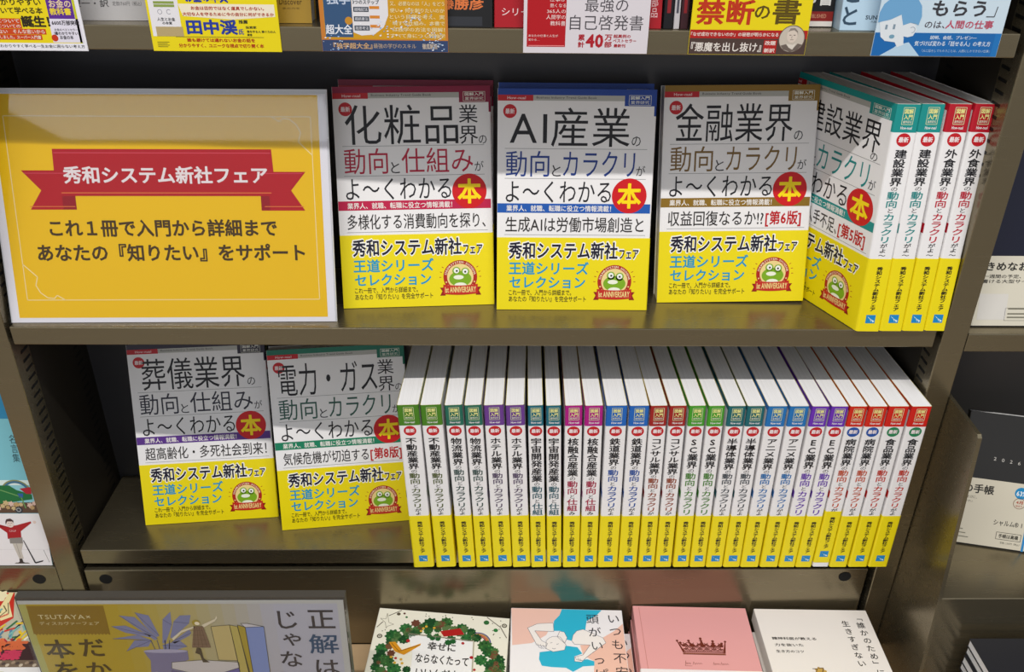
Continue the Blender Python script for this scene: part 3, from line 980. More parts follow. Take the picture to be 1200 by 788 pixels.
def grey_sign(sh):
    for i in range(24):
        a = i / 23
        c0, c1 = (178, 152, 36), (176, 176, 188)
        t_ = min(1, max(0, (a - 0.25) / 0.55))
        h = '#%02x%02x%02x' % tuple(int(c0[k] + (c1[k] - c0[k]) * t_) for k in range(3))
        sh.rect(7 + 290 * i / 24, 7 + 290 * (i + 1) / 24, 4, 206, h, 1)
    sh.rect(0.2, 7, 4, 206, '#aca85c', 1)
    P = [(7.5, 204), (78.8, 204), (77.7, 166.4)]
    n = 22
    for i in range(n):
        u = 77.7 - (72.5 * (i + 0.5) / n)
        P += [(u + 0.9, 165.2), (u - 0.9, 167.2)]
    P += [(5.2, 166)]
    sh.poly(P, '#86680c', 2)
    sh.text('TSUTAYA×', 15, 63.6, 186.6, 192.4, '#d8cc9c', 0.0, 3)
    sh.text('ディスカヴァーフェア', 14.1, 70.4, 178.7, 183.4, '#d8cc9c', 0.0, 3)
    br = '#4a3a10'
    for ch, u0, u1, v0, v1 in (('本', 10.8, 38.4, 133.5, 159.2), ('を', 14.5, 36, 104, 128.1), ('だ', 44.8, 68.6, 135.6, 160.1), ('か', 44.8, 69, 107.9, 127.8), ('読', 12, 38, 74, 98), ('ら', 46, 68, 76, 98)):
        sh.text(ch, u0, u1, v0, v1, br, 0.02, 4)
    for ch, u0, u1, v0, v1, c in (('正', 267.4, 293.2, 173.4, 197.6, '#38363c'), ('解', 265.6, 293.9, 138.6, 165.4, '#2c4c6c'), ('は', 269.2, 292.2, 108.7, 129.9, '#38363c'), ('じ', 239.3, 257.1, 172.9, 196.6, '#38363c'),
                                  ('ゃ', 241.1, 258.7, 149.6, 166.6, '#38363c'), ('な', 236.2, 257.1, 120.1, 142.1, '#38363c'), ('い', 234.8, 258, 96, 112.3, '#38363c')):
        sh.text(ch, u0, u1, v0, v1, c, 0.01, 4)
    lf, ol = '#7c80a4', '#4c5070'
    for L in ([(80.6, 176.8), (94.0, 177.8), (116.4, 164.1), (113.1, 162.0), (92.1, 168.4)], [(90.8, 191.2), (105.0, 189.1), (121.6, 159.9), (118.2, 157.8), (102.6, 176.7)],
              [(106.2, 195.2), (118.5, 191.1), (123.8, 164.1), (120.5, 162.0), (112.9, 176.7)], [(130.7, 185.9), (139.8, 196.1), (138.2, 178.6), (127.9, 153.4), (124.9, 153.5)],
              [(78.6, 160.1), (103.3, 165.2), (115.2, 157.8), (96.4, 160.0)], [(88.5, 142.9), (98.9, 157.8), (115.2, 157.8), (110.7, 149.3), (98.5, 148.2)],
              [(124.5, 151.3), (142.0, 157.6), (148.0, 149.1), (132.0, 142.7), (124.7, 143.8)], [(140.4, 182.8), (147.7, 191.0), (158, 191.5), (154.8, 180.6), (134.9, 159.8), (133.8, 161.9)],
              [(134.2, 155.5), (153.4, 172.3), (155, 168), (152.3, 164.0), (136.8, 153.4)]):
        sh.poly(L, lf, 3)
        sh.line([L[0], L[len(L) // 2]], 0.5, ol, 4)
    for u in (117, 121, 126, 129):
        sh.line([(u, 141), (u + (u - 122) * 0.5, 158)], 0.8, ol, 3)
    sh.poly([(105.0, 142.8), (147.2, 143.7), (146.5, 131), (143, 129), (138, 100), (104.8, 100), (109.3, 129.7), (106.8, 136.3)], '#7a7696', 5)
    sh.disc(126, 143, 21, '#a8a4bc', 6, 2.6)
    for c, L in (('#c0ae74', [(174.8, 176.4), (192.8, 178.4), (193.9, 129.3), (175.4, 130.5)]), ('#b8a85c', [(192.8, 178.4), (199.9, 176.3), (204.1, 100), (194.0, 100)]), ('#a89434', [(200.2, 178.4), (207.2, 175.2), (206.6, 100), (202.6, 100)]),
                 ('#7e90c4', [(207.2, 175.2), (225.0, 176.2), (223, 100), (206.6, 100)]), ('#c8c4c8', [(203.4, 180.4), (209.3, 180.4), (225.0, 176.2), (207.2, 175.2)]),
                 ('#c8c2c0', [(129.4, 127.4), (160.2, 130.5), (194.6, 127.0), (194.3, 119.3), (162.5, 106.1), (127.9, 118.6)]), ('#6a62a0', [(162.5, 106.1), (193.6, 119.3), (194.7, 98), (125.6, 98), (127.3, 115.3)])):
        sh.poly(L, c, 7)
        sh.line(L + L[:1], 0.5, '#55503c', 8)
    sk = '#dcd0b4'
    for c, L in ((sk, [(166.3, 178.5), (180.1, 186.7), (182.2, 190.8), (182.4, 187.7), (179.6, 183.6), (168.0, 175.4)]), (sk, [(159.9, 175.4), (145.4, 168.2), (136.2, 157.7), (135.3, 160.8), (146.0, 171.3), (158.7, 176.9)]),
                 ('#4a4030', [(157.0, 147.9), (160.6, 146.8), (161.3, 132.7), (166.5, 127.2), (159.7, 127.3), (158.4, 138.2), (154.3, 140.4)]), ('#7c6450', [(158.5, 177), (167.5, 177), (170.7, 147.9), (152.5, 148.0)])):
        sh.poly(L, c, 9)
    for k in range(4):
        sh.line([(155 + 4 * k, 149), (159.5 + 2 * k, 176)], 0.35, '#54402c', 10)
        sh.line([(154.5, 153 + 6 * k), (169.5 - k, 153 + 6 * k)], 0.35, '#54402c', 10)
    sh.disc(161.5, 181.7, 3.8, '#a49030', 10, n=16)
    sh.disc(162.4, 180.8, 2.4, sk, 11, n=12)
    sh.blob(112, 107, 6, '#c8b890', 6, 5)


acrylic_sign('grey and gold book fair sign with plant drawing, standing on the ledge', 303, 210, (-438, -131, TBL + 0.4), (0, 0, 0), grey_sign, ink('#b8b8b4', 0.4), ink('#4a4640', 0.3), 9.0, None)


# ---- promotion cards fixed along the front of the top shelf -------------------
def card(label, W, x, z0, prn, base, H=148):
    t = thing('promotional_card', label, 'card', (x, -1.1, z0), (0, 0, 0), 'promotion cards along the top shelf edge')
    s_ = Sheet()
    s_.box(0, W, 0, 0.9, 0, H, base)
    prn(s_)
    s_.build('printed_panel', t)
    return t


def c1(s):
    s.rect(0.3, 100, 6, 147, '#ecd60c', 1)
    s.rect(100.2, 102, 5.9, 147, '#c8c814', 2)
    s.rect(80, 100, 24.6, 60, '#5c2a94', 2)
    s.text('お金の', 82, 99, 33.2, 39, '#f0d8b0', 0.02, 3)
    s.text('教科書', 81.4, 98, 27.4, 32.8, '#f0d83c', 0.035, 3)
    s.rect(79, 103, 6.6, 24.6, '#e4e0ee', 2)
    s.text('6600万部突破', 81, 102.5, 19.8, 23.5, '#201c24', 0.03, 3)
    s.text('お金のベストセラー', 82, 100, 15.4, 17.4, '#3a3640', 0.01, 3)
    s.text('1番わかりやすい', 81.2, 99.8, 12.3, 14.9, '#201c24', 0.02, 3)
    s.text('お金の本', 85, 95.6, 9, 12.1, '#201c24', 0.02, 3)
    s.disc(80.9, 10, 2.6, '#c83410', 3)
    s.text('かりやすい', 45, 76, 34.4, 39.5, '#3c3408', 0.03, 2)
    s.text('いて学べる本', 43.6, 76, 28, 33.2, '#3c3408', 0.03, 2)
    s.text('誕生！', 57.6, 79.8, 18.1, 26.8, '#2c2410', 0.06, 4)
    for u1, v0, v1, tx in ((57, 20.7, 24.6, 'について'), (57, 17.0, 20.6, 'についての'), (75, 12.6, 16.8, 'ない　そんな思いから'), (71, 8.4, 12.4, 'しました。スーパー入門書')):
        s.rect(10, u1, v0, v1, '#cc4410', 2)
        s.text(tx, 38, u1 - 1, v0 + 0.6, v1 - 0.6, '#f4e4d8', 0.015, 3)
    s.rect(0.3, 104.7, 0.3, 6, '#ecebf2', 2)
    s.text('一番わかりやすく学べる一生お金に困らない考え方', 30, 103, 2.3, 4.9, '#2a2830', 0.01, 3)


def c2(s):
    s.rect(0.2, 101.7, 0.2, 147, '#ecd80c', 1)
    s.rect(1.8, 25, 11.5, 60, '#e8e6ea', 2)
    s.rect(4.8, 26, 11.5, 18.8, '#b8a474', 3)
    for v in (33.6, 36):
        s.rect(6, 22, v, v + 1.9, '#8ca04c', 3)
    s.text('人生とお金', 7, 21, 23.1, 25.8, '#2a2a30', 0.02, 3)
    s.text('の本質', 10.6, 18.2, 20.4, 22.6, '#2a2a30', 0.02, 3)
    s.ring(10, 30, 1.5, 1.8, '#7a7a88', 3)
    s.ring(17, 30, 1.5, 1.8, '#7a7a88', 3, 40, 320)
    s.text('お金の本質', 31, 64.5, 37, 48, '#24389c', 0.05, 2)
    s.poly([(25, 36.2), (99.8, 36.2), (99.8, 27), (66, 24.6), (27.5, 27)], '#f2e8d0', 2)
    s.text('お金は目的ではなく道具でしかない。', 34.6, 91.7, 31.6, 34.5, '#b83010', 0.03, 3)
    s.text('大切な人を守るために今の自分に何ができるか', 27.5, 99, 27.2, 30, '#b83010', 0.03, 3)
    s.text('田中渓', 28.9, 69, 13, 24.6, '#243a9c', 0.06, 3)
    s.text('氏', 69.6, 73.6, 13.2, 17.6, '#243a9c', 0.03, 3)
    s.text('推薦', 70.5, 77.6, 21.6, 24.4, '#3c3c20', 0.02, 3)
    s.text('投資家', 75.5, 84, 17.8, 19.8, '#3c3c20', 0.02, 3)
    s.text('億を守る人 稼ぐ力の人', 76, 98.8, 14.6, 16.6, '#3c3c20', 0.02, 3)
    s.text('著者', 76, 80, 12.2, 14, '#3c3c20', 0.02, 3)
    s.rect(19.4, 89, 11, 11.4, '#8a7a14', 3)
    s.text('誰も避けては通れないお金の話を', 27.8, 81.6, 7.3, 10.3, '#b83010', 0.03, 3)
    s.text('分かりやすく、ユニークな視点で切り開く本', 20.6, 88.2, 3, 6.1, '#b83010', 0.03, 3)
    for k in range(4):
        s.rect(4, 12 + (k % 2) * 1.5, 3.2 + 1.2 * k, 3.6 + 1.2 * k, '#6a6420', 3)


def c3(s):
    s.rect(0.2, 100.6, 9, 147, '#c87c30', 1)
    s.rect(3.2, 98.8, 9.8, 146, '#d29a14', 2)
    s.rect(3.6, 25.5, 11.2, 146, '#34557c', 3)
    s.text('超大全', 3.9, 25, 13.3, 21, '#e8ecf4', 0.02, 4)
    s.text('独学', 6.4, 25, 36, 44, '#c8d4e8', 0.02, 4)
    s.disc(22.6, 23.8, 3, '#c88c28', 4)
    s.poly([(25.7, 15), (32, 12.6), (42, 13.4), (50, 19), (54, 28), (54.4, 80), (25.7, 80)], '#e4e2e6', 3)
    s.text('3つのステップ', 26.5, 47.3, 36.3, 39.6, '#22303c', 0.02, 4)
    for v, tx in ((30.6, '超暗記法'), (23.5, '超読書法'), (16.5, '超思考法')):
        s.rect(26.8, 38.8, v, v + 3.7, '#3a4450', 4)
        s.text(tx, 27.6, 38, v + 0.6, v + 3.1, '#dcdce4', 0.01, 5)
        s.rect(39.4, 47.2, v + 2.2, v + 4.4, '#d8862c', 4)
    for v, u0, tx in ((35.4, 55.6, '又、必要なのは「人」をどう'), (30.3, 55.4, '使い、何を創りたいのか'), (25.4, 55, 'という目標を考え、実'), (20.6, 57, '現する仕組み。本書で'), (15.8, 57, 'は独学の方法を図解！'), (11, 55, 'すべて身につく超独学')):
        s.text(tx, u0, 98.4, v, v + 3.4, '#ecd9a4', 0.02, 4)
    s.rect(0.2, 100.6, 0.2, 9, '#30446c', 2)
    s.text('『独学超大全』', 9, 40, 2.2, 7, '#d0a878', 0.02, 3)
    s.text('最強の学びのスキル', 41, 75, 2.8, 6.6, '#c0a88c', 0.0, 3)
    s.text('徹底解説', 80, 92, 2.4, 6.8, '#c8b8a8', 0.02, 3)
    rnd = random.Random(5)
    for _ in range(150):  # glints of the laminate painted as pale flecks over the print
        cu, cv = rnd.choice(((14, 4, ), (50, 18), (62, 22), (92, 8), (88, 12), (74, 26), (95, 3)))
        u, v = cu + rnd.gauss(0, 5), cv + rnd.gauss(0, 3.2)
        if 1 < u < 99 and 0.8 < v < 34:
            a = rnd.uniform(0.3, 1.1)
            s.poly([(u - a, v), (u, v - a * 0.5), (u + a, v + 0.2), (u, v + a * 0.6)], ink(rnd.choice(['#dce8fa', '#a8c8f0', '#f4f6fc']), 0.12), 6)


def c4(s):
    s.rect(2.8, 33.6, 4.8, 140, '#b4101c', 1)
    for tx, u0, v0, v1 in (('仕事が', 20, 39.4, 43), ('熱くなる', 20.8, 35, 38), ('365人の', 18.4, 30.6, 33.7), ('人間学の', 17.9, 26, 29.5), ('教科書', 21.2, 21.2, 24.8)):
        s.text(tx, u0, 33.2, v0, v1, '#f4e0dc', 0.0, 2)
    s.text('あなたの仕事と人生が', 4, 27.8, 12.4, 14.4, '#f4d8d4', 0.0, 2)
    s.text('変わる…', 4, 13, 9.4, 11.2, '#f4d8d4', 0.0, 2)
    s.rect(4, 33, 5.4, 6, '#e89090', 2)
    g = '#4a464c'
    s.text('最強の', 48.2, 82.4, 31.8, 42.5, g, 0.0, 1)
    s.text('自己啓発書', 36.8, 95.2, 18, 29.5, g, 0.0, 1)
    r_ = '#b01828'
    s.text('累', 43.9, 49.2, 9.8, 14.6, r_, 0.04, 1)
    s.text('計', 43.9, 49.2, 4.5, 9.2, r_, 0.04, 1)
    s.text('40', 50.1, 64.3, 4.4, 15, r_, 0.06, 1)
    s.text('万', 65.2, 71.2, 10, 14.8, r_, 0.04, 1)
    s.text('部', 65.2, 71.2, 4.7, 9.4, r_, 0.04, 1)
    s.text('超異例の', 72.2, 86.1, 12.1, 14.9, r_, 0.03, 1)
    s.text('ベストセラー', 71.9, 90.7, 8.6, 11.3, r_, 0.03, 1)
    s.text('最新刊', 72.8, 82.2, 4.8, 7.5, r_, 0.03, 1)


def c5(s):
    s.rect(0.2, 94.8, 19.2, 147, '#ecd60c', 1)
    s.text('禁断', 3.5, 49.5, 23, 42.3, '#c03414', 0.035, 2)
    s.text('の', 49.8, 62, 27.8, 38, '#5c4a0c', 0.02, 2)
    s.text('書', 64.2, 86.2, 23.8, 43.5, '#5c4a0c', 0.02, 2)
    s.rect(0.2, 94.8, 12.6, 19.2, '#b01c18', 1)
    s.text('「なぜ成功できないのか」の秘密が明らかになる', 1, 71.5, 14.2, 17.4, '#f0dcd4', 0.02, 2)
    s.rect(0.2, 94.8, 0.2, 12.6, '#4c3a34', 1)
    s.text('『悪魔を出し抜け』', 2, 59, 2.2, 9.6, '#ece4dc', 0.015, 2)
    s.rect(60.6, 71.2, 1.1, 11.7, '#b01c18', 2)
    s.text('改題', 61.4, 70.2, 7.6, 11, '#f0dcd4', 0.03, 3)
    s.text('新訳', 61.4, 70.2, 1.8, 5.2, '#f0dcd4', 0.03, 3)
    s.disc(82.6, 12.7, 10.4, '#c8beb0', 3, n=36)
    s.ring(82.6, 12.7, 10.0, 10.6, '#6a5a50', 4)
    s.poly([(74.4, 7.4), (78.6, 8.6), (81, 6), (84, 4.2), (88, 9.2), (91.6, 8.2), (88, 4), (82.6, 2.6), (77, 4.4)], '#6c6058', 4)
    s.poly([(79, 8.8), (81, 6), (84.6, 4.4), (86.6, 9.4), (84, 8)], '#dcd4c8', 5)
    s.disc(82.6, 15.2, 4.4, '#d8cabc', 5, 5.6, n=24)
    s.poly([(79, 18), (80.4, 20.8), (84, 21.2), (86.6, 18.8), (87.2, 14.5), (86.4, 17.6), (83.6, 19.6), (80.6, 19)], '#8c8278', 6)
    s.rect(80.2, 81.8, 15.4, 15.9, '#5c5048', 6)
    s.rect(83.6, 85.2, 15.4, 15.9, '#5c5048', 6)
    s.rect(81.4, 84, 11.9, 12.3, '#7c6c60', 6)
    s.line([(82.6, 15), (82.2, 13.4), (83, 13.3)], 0.3, '#8c7c70', 6)


def c6(s):
    s.rect(0.2, 102.8, 0.2, 147, '#ccdfec', 1)
    s.rect(0.2, 98, 0.2, 18.4, '#1668b0', 2)
    s.rect(98, 102.8, 0.2, 18.4, '#1c74bc', 2)
    s.poly([(24.0, 14.8), (24.5, 9.9), (28.9, 11.0), (39.7, 0.3), (7.1, 0.3), (17.2, 6.4), (23.4, 12.1)], '#b8d4e8', 3)
    s.poly([(2, 26.1), (17.9, 33), (20.9, 25), (26.7, 26), (31, 25), (33.1, 20.5), (31, 16), (27, 14.9), (23.5, 15.5), (24.9, 9), (20, 7), (17.4, 10.9), (9.0, 11.9), (5, 15), (3.6, 20)], '#dfe6ec', 4)
    s.poly([(0.6, 26.1), (0.4, 33.7), (2.7, 40.1), (7, 44), (11, 46), (20, 47), (28, 45), (33.0, 39), (34.8, 31), (33.6, 24.2), (31.5, 25.3), (26.8, 26.1), (21.2, 24.1), (18.2, 32.2), (10.2, 28.3)], '#6ea6d2', 5)
    s.rect(7.2, 9.0, 20.8, 24.4, '#8498a8', 5)
    s.rect(13.4, 15.2, 21, 24.8, '#8498a8', 5)
    s.disc(14, 15.3, 2.2, '#74a0b8', 5, 1.6, n=16)
    s.ring(29.4, 20.6, 1.9, 2.5, '#a8b4c0', 5, -90, 140)
    s.text('もらう', 42, 85, 31.2, 43.2, '#3a3a40', 0.03, 3)
    s.line([(86.5, 31.2), (93, 31.2), (94, 39)], 0.7, '#3a3a40', 3)
    s.text('のは、', 38.7, 55, 22, 27.4, '#4a4048', 0.01, 3)
    s.text('人間の仕事', 55.5, 94, 21.8, 28.3, '#c05068', 0.02, 3)
    s.text('説明、会話、プレゼン―', 45.4, 83.4, 13.4, 16.4, '#dce8f4', 0.015, 3)
    s.text('気づけば変わる「話せる人」の考え方', 33.8, 95.7, 8.2, 12.2, '#dce8f4', 0.015, 3)
    s.text('『人に話をしてもらうことは、人間にしかできない仕事』', 40.9, 96.8, 3.4, 5.6, '#b8d0e8', 0.0, 3)


card('white-rimmed yellow card with purple panel at the left end of the top shelf', 105, -424.2, 253.2, c1, '#ecebf2')
card('yellow card with big blue lettering and a tiny book picture', 102, -267.1, 253.9, c2, '#ecd80c')
card('orange card with dark blue strip and painted-on glints', 100.8, -132.4, 254.8, c3, '#c87c30')
card('white card with red book panel and thin grey lettering', 100, 28.5, 255.2, c4, '#dcd6dc')
card('yellow card with red lettering over brown strip and round portrait', 95, 161.8, 255.3, c5, '#ecd60c')
card('pale blue card with a blue-haired boy drawing at the right end', 103, 310.9, 255.3, c6, '#ccdfec')

# ---- books standing on the top shelf behind the cards -------------------------
GT = 'books standing on the top shelf'


def f_white(s):
    s.rect(0.3, 127, 0.5, 24, '#b4b2b2', 1)
    s.text('下慶一・訳', 60, 96, 10, 15.5, '#3c3a3a', 0.01, 2)
    s.text('定価1760円（税込）', 99, 122, 11, 14.5, '#4c4a4a', 0.0, 2)
    s.text('お金の本', 70, 118, 30, 48, '#2a2626', 0.04, 1)
    s.text('を読む', 30, 110, 60, 90, '#2a2626', 0.04, 1)


plain_book('paperback_book', 'white book with grey strip between the two yellow cards on the top shelf', 128, 188, 16, (-400, 16, Z1 + 0.3), (8, 0, 1), f_white, '#dcdade', GT)


def f_gold(s):
    s.text('Discover', 103, 121, 14, 18.5, '#5c4408', 0.01, 1)
    s.text('本の力を', 105, 119, 10.5, 12, '#6c5410', 0.0, 1)
    s.text('成功の法則', 20, 110, 80, 100, '#5c4408', 0.02, 1)


plain_book('paperback_book', 'golden brown book beside the orange card on the top shelf', 128, 188, 22, (-269.6, 11, Z1 + 0.3), (8, 0, 1), f_gold, '#a8862c', GT)


def f_black(s):
    s.rect(92, 126, 28, 34, '#e4e0dc', 1)
    s.rect(106, 112, 34, 120, '#e4e0dc', 1)
    s.text('佐藤勝彦', 74, 121, 13, 23, '#d8743c', 0.03, 1)
    s.rect(60, 120, 1, 8, '#2c2e34', 1)


plain_book('paperback_book', 'black book with orange author lettering beside the orange card', 128, 188, 20, (-124.3, 2, Z1 + 0.3), (8, 0, 0.5), f_black, '#141416', GT)


def f_red(s):
    s.text('各界プロ', 6, 40, 22, 31, '#f4dcdc', 0.0, 1)
    s.text('シリーズ', 6, 36, 9, 15, '#f4dcdc', 0.0, 1)
    s.vtext('男の部品', 128, 40, 8, 6, '#f0c8c8', 0.0, 1)
    s.text('仕事論', 20, 110, 90, 125, '#f4dcdc', 0.02, 1)


plain_book('paperback_book', 'crimson book half hidden behind the white and red card', 134, 188, 20, (5.2, 4, Z1 + 0.3), (8, 0, 0.5), f_red, '#a8101e', GT)
for i, (x, tk, c, lb) in enumerate(((141, 7.5, '#16161c', 'thin black book spine right of the crimson book'), (149.4, 4.6, '#c8c4c8', 'thin pale grey spine between two dark spines on the top shelf'), (154.8, 6.2, '#3c1c24', 'thin dark maroon spine next to the yellow and red card'))):
    t = thing('paperback_book', lb, 'book', (x, 5, Z1 + 0.3), (0, -1.0, 0), GT)
    cv = Sheet()
    ushell(cv, tk, 120, 0, 182, -0.4, 0, c, c, 0.8)
    cv.fn = lambda u, v, o: (u, -0.05 - o, v)
    cv.rect(tk * 0.3, tk * 0.7, 12, 60, '#8c2028' if i != 1 else '#50505c', 1)
    cv.build('cover', t)
    pg = Sheet()
    pg.box(0.45, tk - 0.45, 0.6, 119, 0.4, 181.4, PAGES)
    pg.build('page_block', t)


def f_kuro(s):
    s.rect(0.3, 104.6, 0.5, 4.5, '#e8e2dc', 1)
    s.rect(0.3, 104.6, 4.5, 12, '#8c1c14', 1)
    s.text('PUBLISHED', 84, 99, 7, 10, '#d8a080', 0.0, 2)
    s.text('の書', 79, 103, 16.5, 30, '#e8e6e2', 0.03, 1)
    s.text('禁断', 20, 70, 16.5, 34, '#e8e6e2', 0.03, 1)


plain_book('paperback_book', 'black book with red and white foot strip between the yellow and pale blue cards', 105, 174, 18, (177.5, 19, Z1 + 0.3), (8, 0, 0), f_kuro, '#141214', GT)


def f_sun(s):
    s.text('SUNMARK', 20, 43, 8.4, 11.6, '#3a4a58', 0.025, 1)
    s.text('PUBLISHING', 25, 37, 6, 7.4, '#4a5a68', 0.0, 1)
    for ch, v0, v1 in (('と', 4, 18), ('こ', 21, 35), ('る', 38, 52)):
        s.text(ch, 1.5, 13, v0, v1, '#30485c', 0.02, 1)
    s.text('正', 42, 50, 24, 34, '#30485c', 0.02, 1)


plain_book('paperback_book', 'pale blue book partly behind the card with the boy drawing', 130, 188, 18, (284.2, 6, Z1 + 0.3), (8, 0, 0), f_sun, '#b4cfe2', GT)


# ---- left bay ------------------------------------------------------------------
def f_cyan(s):
    s.rect(0.3, 149.6, 104, 190, '#7cc0cc', 1)
    s.rect(0.3, 149.6, 178, 209.6, '#2c86b0', 2)  # shadow of the shelf above, painted as a darker blue cover top
    s.rect(0.3, 149.6, 100, 106, '#d8e8e4', 2)
    s.vtext('名言集', 133, 160, 127, 8, '#2c4c54', 0.0, 3)
    s.ring(126, 90, 15, 16.4, '#8c8c50', 3, 20, 160)
    s.ring(126, 90, 12.5, 15, '#3c6c8c', 3, 20, 160)
    s.poly([(60, 96), (109.9, 99.6), (119.6, 99.6), (126.6, 94.1), (141.8, 88.6), (141.7, 83.0), (106.0, 77.5), (60, 76)], '#1c6c38', 4)
    s.line([(70, 92), (110, 94), (130, 86), (133, 72)], 1.2, '#6c9c5c', 5)
    s.poly([(130.2, 95.9), (142.5, 97.8), (141.9, 89.5), (136.3, 89.5)], '#b02030', 5)
    s.poly([(127, 90), (133, 90), (132, 85), (128, 85)], '#2c5ca0', 5)
    s.rect(0.3, 149.6, 66, 79, '#5c4434', 3)
    for i, (u, v, r) in enumerate([(112.6, 78.4, 2.9), (118.1, 77.5, 2.9), (123.6, 76.6, 2.9), (108.7, 74.7, 2.4), (138.0, 75.6, 2.9), (139.9, 72.8, 2.5), (128.4, 76.6, 2.2), (104, 72, 2.4), (114, 73, 2.2), (120, 72, 2.4), (143, 78, 2.4), (98, 76, 3), (90, 74, 3)]):
        s.blob(u, v, r, ('#c8b080', '#d8b8a8', '#b89868')[i % 3], 5 + i % 2, 6, 0.2)
    s.disc(125, 70, 4.2, '#2c3038', 6, n=16)
    s.ring(125, 70, 1.6, 2.6, '#a0a0a0', 7, n=16)


def f_golf(s):
    s.rect(0.3, 149.6, 20.5, 20.7, '#c8c4c4', 1)
    s.poly([(92, 50), (101.4, 52.2), (109.9, 49.4), (119.2, 51.2), (135.5, 56.0), (136.0, 54.1), (122.8, 43.7), (122.1, 35.1), (107.2, 34.1), (107.7, 41.8), (100.7, 48.4), (90, 53), (89, 51)], '#a81c24', 2)
    s.text('CALIF', 110.5, 118, 43, 45.5, '#d8a4a4', 0.02, 3)
    s.disc(139.4, 55, 1.8, '#e0c8bc', 2, n=10)
    s.disc(112.9, 53.2, 4.0, '#e4d0c6', 3, 4.8, n=18)
    s.poly([(108.0, 52), (108.4, 56), (109.9, 58.8), (114.2, 59.7), (117.1, 57.0), (116.8, 54.5), (115.5, 56.0), (110.4, 56)], '#4a3434', 4)
    s.line([(113.6, 54), (113.2, 52.6)], 0.35, '#6a4a44', 4)
    s.line([(111.6, 50.8), (113.8, 50.8)], 0.35, '#a85850', 4)
    for u in (111.2, 114.4):
        s.rect(u, u + 0.9, 53.6, 54.2, '#3a2c2c', 4)
    s.poly([(109.0, 35.1), (123.1, 36.0), (122.6, 28.4), (119.3, 18.7), (120.1, 9.0), (115.2, 9.0), (111.1, 28.4), (108.6, 28.4)], '#c4bcb0', 2)
    s.poly([(109.0, 35.1), (123.1, 36.0), (122.6, 28.4), (108.8, 28.4)], '#8c8680', 3)
    s.line([(115.5, 28), (117, 10)], 0.4, '#8c847c', 3)
    s.poly([(112.2, 3.2), (115, 5), (115.4, 9), (118.5, 9.0), (119, 5), (121.6, 3.2)], '#3c3430', 3)
    s.poly([(109, 2.6), (126, 2.6), (124, 4), (111, 4)], '#7a746c', 2)
    s.poly([(123.3, 32.2), (124.1, 32.4), (132.6, 4.6), (141.4, 7.0), (140.2, 5.1), (132.4, 2.8), (131.2, 3.5)], '#2c2a2c', 3)
    s.line([(143.5, 20), (147.5, 4)], 0.4, '#5c5854', 1)


plain_book('picture_book', 'sky-blue book with white band showing a golfer in red sweater, at the left edge', 150, 215, 18, (-632, 3.5, -303.6), (10, 0, 0), f_cyan, '#8cc8d0', None, True,
           band=(0.2, 65.5, '#e8e4e4', f_golf))


def f_colour(s):
    rnd = random.Random(9)
    s.rect(0.3, 127.6, 108, 187.8, '#b8b49c', 1)
    cols = ('#c83020', '#2c6c40', '#e0b820', '#78b0a8', '#e8e0c8', '#303030', '#b02838', '#507c98')
    s.poly([(10, 187), (36, 187.4), (52, 150), (30, 120), (4, 140)], '#c42c1c', 2)
    s.blob(22, 181, 8.5, '#ece0b8', 3, 7)
    s.poly([(30, 187), (35, 187), (37, 172), (50, 152), (40, 146), (30, 160)], '#e8d8a0', 4)
    s.line([(33, 168), (40, 160), (36, 152)], 1.1, '#5c5034', 5)
    s.line([(36, 172), (44, 156)], 0.9, '#5c5034', 5)
    for i in range(46):
        u, v = rnd.uniform(12, 96), rnd.uniform(116, 158)
        if u > 100 - (v - 116) * 0.4:
            continue
        a, q = rnd.uniform(0, 3.1), rnd.uniform(5, 11)
        s.line([(u, v), (u + q * math.cos(a), v + q * math.sin(a))], 2.6, cols[i % 8], 4 + i % 4)
    for a, b_, c_ in ((74, 132, '#e0c020'), (79, 130, '#e0c020'), (70, 127, '#303030'), (64, 138, '#78b0a8'), (58, 146, '#2c6c40'), (48, 141, '#e0c020')):
        s.line([(a, b_), (a - 6, b_ - 12)], 2.4, c_, 8)
    s.rect(0.3, 110, 92, 117, '#3c1c1c', 8)
    s.text('絵本', 38, 84, 103, 122, '#d86838', 0.07, 9)
    s.text('の森', 44, 84, 93, 107, '#c83454', 0.07, 9)
    s.rect(0.3, 127.6, 84, 93, '#74604c', 9)
    for i in range(22):
        s.disc(20 + 4.6 * i, 88.5 + 2 * math.sin(i * 2), 2.0, ('#c8b8a0', '#a08870', '#504038')[i % 3], 10, n=10)
    s.rect(0.3, 127.6, 0.3, 84, '#e8e4e0', 9)
    s.ring(73, 68, 8, 10.5, '#c8b840', 10)
    s.disc(73, 68, 8, '#3c6ca0', 10)


GC = 'multicoloured picture books in a pile'
cb = None
for i in range(4):
    loc = (-566 - i, -190 + (0, -1, 0.5, -1)[i], -339 - 22.6 * i)
    lb = ('topmost busy multicoloured picture book at the lower left corner', 'second picture book under the multicoloured cover at the lower left', 'third picture book under the multicoloured cover at the lower left', 'lowest picture book under the multicoloured cover at the lower left')[i]
    if cb is None:
        cb = plain_book('picture_book', lb, 128, 188, 21.5, loc, (90, 0, 0), f_colour, '#d8d0bc', GC)
    else:
        copy_thing(cb, lb, loc, (90, 0, 0), GC)


# ---- right bay -------------------------------------------------------------------
GD = 'diaries in the right bay'


def f_navy(s):
    s.text('2026', 60, 80, 150, 156, '#5a6078', 0.0, 1)


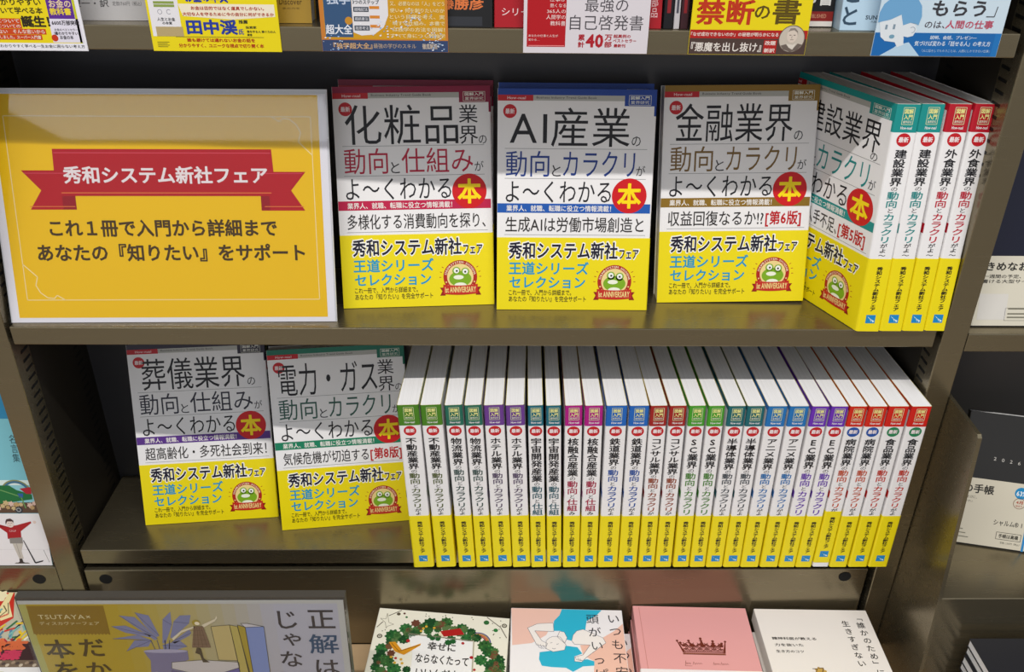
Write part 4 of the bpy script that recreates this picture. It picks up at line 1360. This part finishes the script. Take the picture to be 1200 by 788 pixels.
def b_white(s):
    s.text('きめなおす手帳', 6.5, 80, 54.8, 63.7, '#24221e', 0.03, 1)
    s.text('一週間の予定、右側にメモで', 4.8, 80, 47.7, 51.5, '#3a3630', 0.01, 1)
    s.text('書ける大型サイズの定番', 4.4, 74, 42.9, 46.7, '#3a3630', 0.01, 1)
    s.rect(4, 32, 6.8, 32.5, '#d8d4cc', 1)
    for v in (17, 12, 8.5):
        s.rect(33.5, 60, v, v + 1.4, '#7c7868', 1)
    s.frame(31, 70, 6, 18.5, 0.4, '#8c8878', 1)


plain_book('diary', 'navy diary with wide cream band on the right bay upper shelf', 128, 188, 8, (470.6, 14.9, -4.0), (15, 0, 0), f_navy, '#14162a', GD, True, band=(0.8, 69.4, '#d8d2c0', b_white))
plain_book('diary', 'pale diary standing under and behind the navy diary with cream band', 134, 180, 6, (468.4, 24.5, -4.2), (15, 0, 0), None, '#c8beb0', GD, True)


def f_blackd(s):
    for i, ch in enumerate('2026'):
        s.char(ch, 32.5 + 8.2 * i, 100.5 - 0.6 * i, 6, 5.4, '#c8c4bc', 0.0, 1)


def b_cream(s):
    s.text('の手帳', 6.2, 37, 59.4, 70, '#24221e', 0.025, 1)
    s.text('使うたびに、', 5, 21, 53.2, 56.6, '#4a463c', 0.0, 1)
    s.text('書きやすい', 4.4, 17.5, 48.4, 51.2, '#4a463c', 0.0, 1)
    s.text('シャルム® 1', 42.2, 71, 26.4, 32.6, '#24221e', 0.01, 1)
    s.frame(47, 72, 11, 19, 0.5, '#4a463c', 1)
    s.text('手帳は高橋', 49.5, 69.5, 12.6, 17.4, '#3a362c', 0.02, 1)
    s.text('定価 1,100円（税込）', 52, 72, 6, 8.6, '#5a564c', 0.0, 1)
    for k, v in enumerate((21, 16.8, 12.4, 8)):
        s.rect(1.4, 9 + 3.4 * k, v, v + 1.0, '#7c7868', 1)
    s.disc(64.5, 65.6, 6.6, '#1c88c0', 1, n=30)
    s.text('63%', 59.6, 69.6, 62.4, 68, '#f0f4f4', 0.03, 2)
    s.ring(64.2, 54, 5.6, 6.2, '#8c6c58', 1)
    s.text('4月', 60.8, 67.6, 53.4, 57.2, '#b85038', 0.02, 2)
    s.text('始まり', 61, 67.4, 50, 52.4, '#b85038', 0.0, 2)
    s.rect(74.2, 76.5, 0.4, 30, '#2c88c4', 1)


plain_book('diary', 'black diary stamped 2026 with cream band and blue disc on the right bay lower shelf', 105, 150, 9, (510.3, 2.6, -269.8), (20, 0, -13), f_blackd, '#2a2928', GD, True, band=(1.2, 76.5, '#d6ceba', b_cream))
tk = 11.2
first = None
words = ('topmost', 'second from top', 'third from top', 'fourth from top', 'fifth from top', 'sixth from top', 'seventh from top', 'eighth from top', 'ninth from top', 'lowest')
for i in range(10):
    z = TBL + 0.3 + tk * (10 - i)
    loc = (503 + (0, 1.5, -1, 0.5, 2, 0, 1, -1, 0, 1)[i], -92 - 150 + (0, 1, -2, 0, -1, 0, -1, 0, -2, 0)[i], z)
    lb = 'black diary lying in the pile at the lower right corner, %s' % words[i]
    if first is None:
        first = plain_book('diary', lb, 105, 150, tk - 0.8, loc, (90, 0, 0), None, '#26262a', 'black diaries lying in a pile', False)
    else:
        copy_thing(first, lb, loc, (90, 0, 0), 'black diaries lying in a pile')
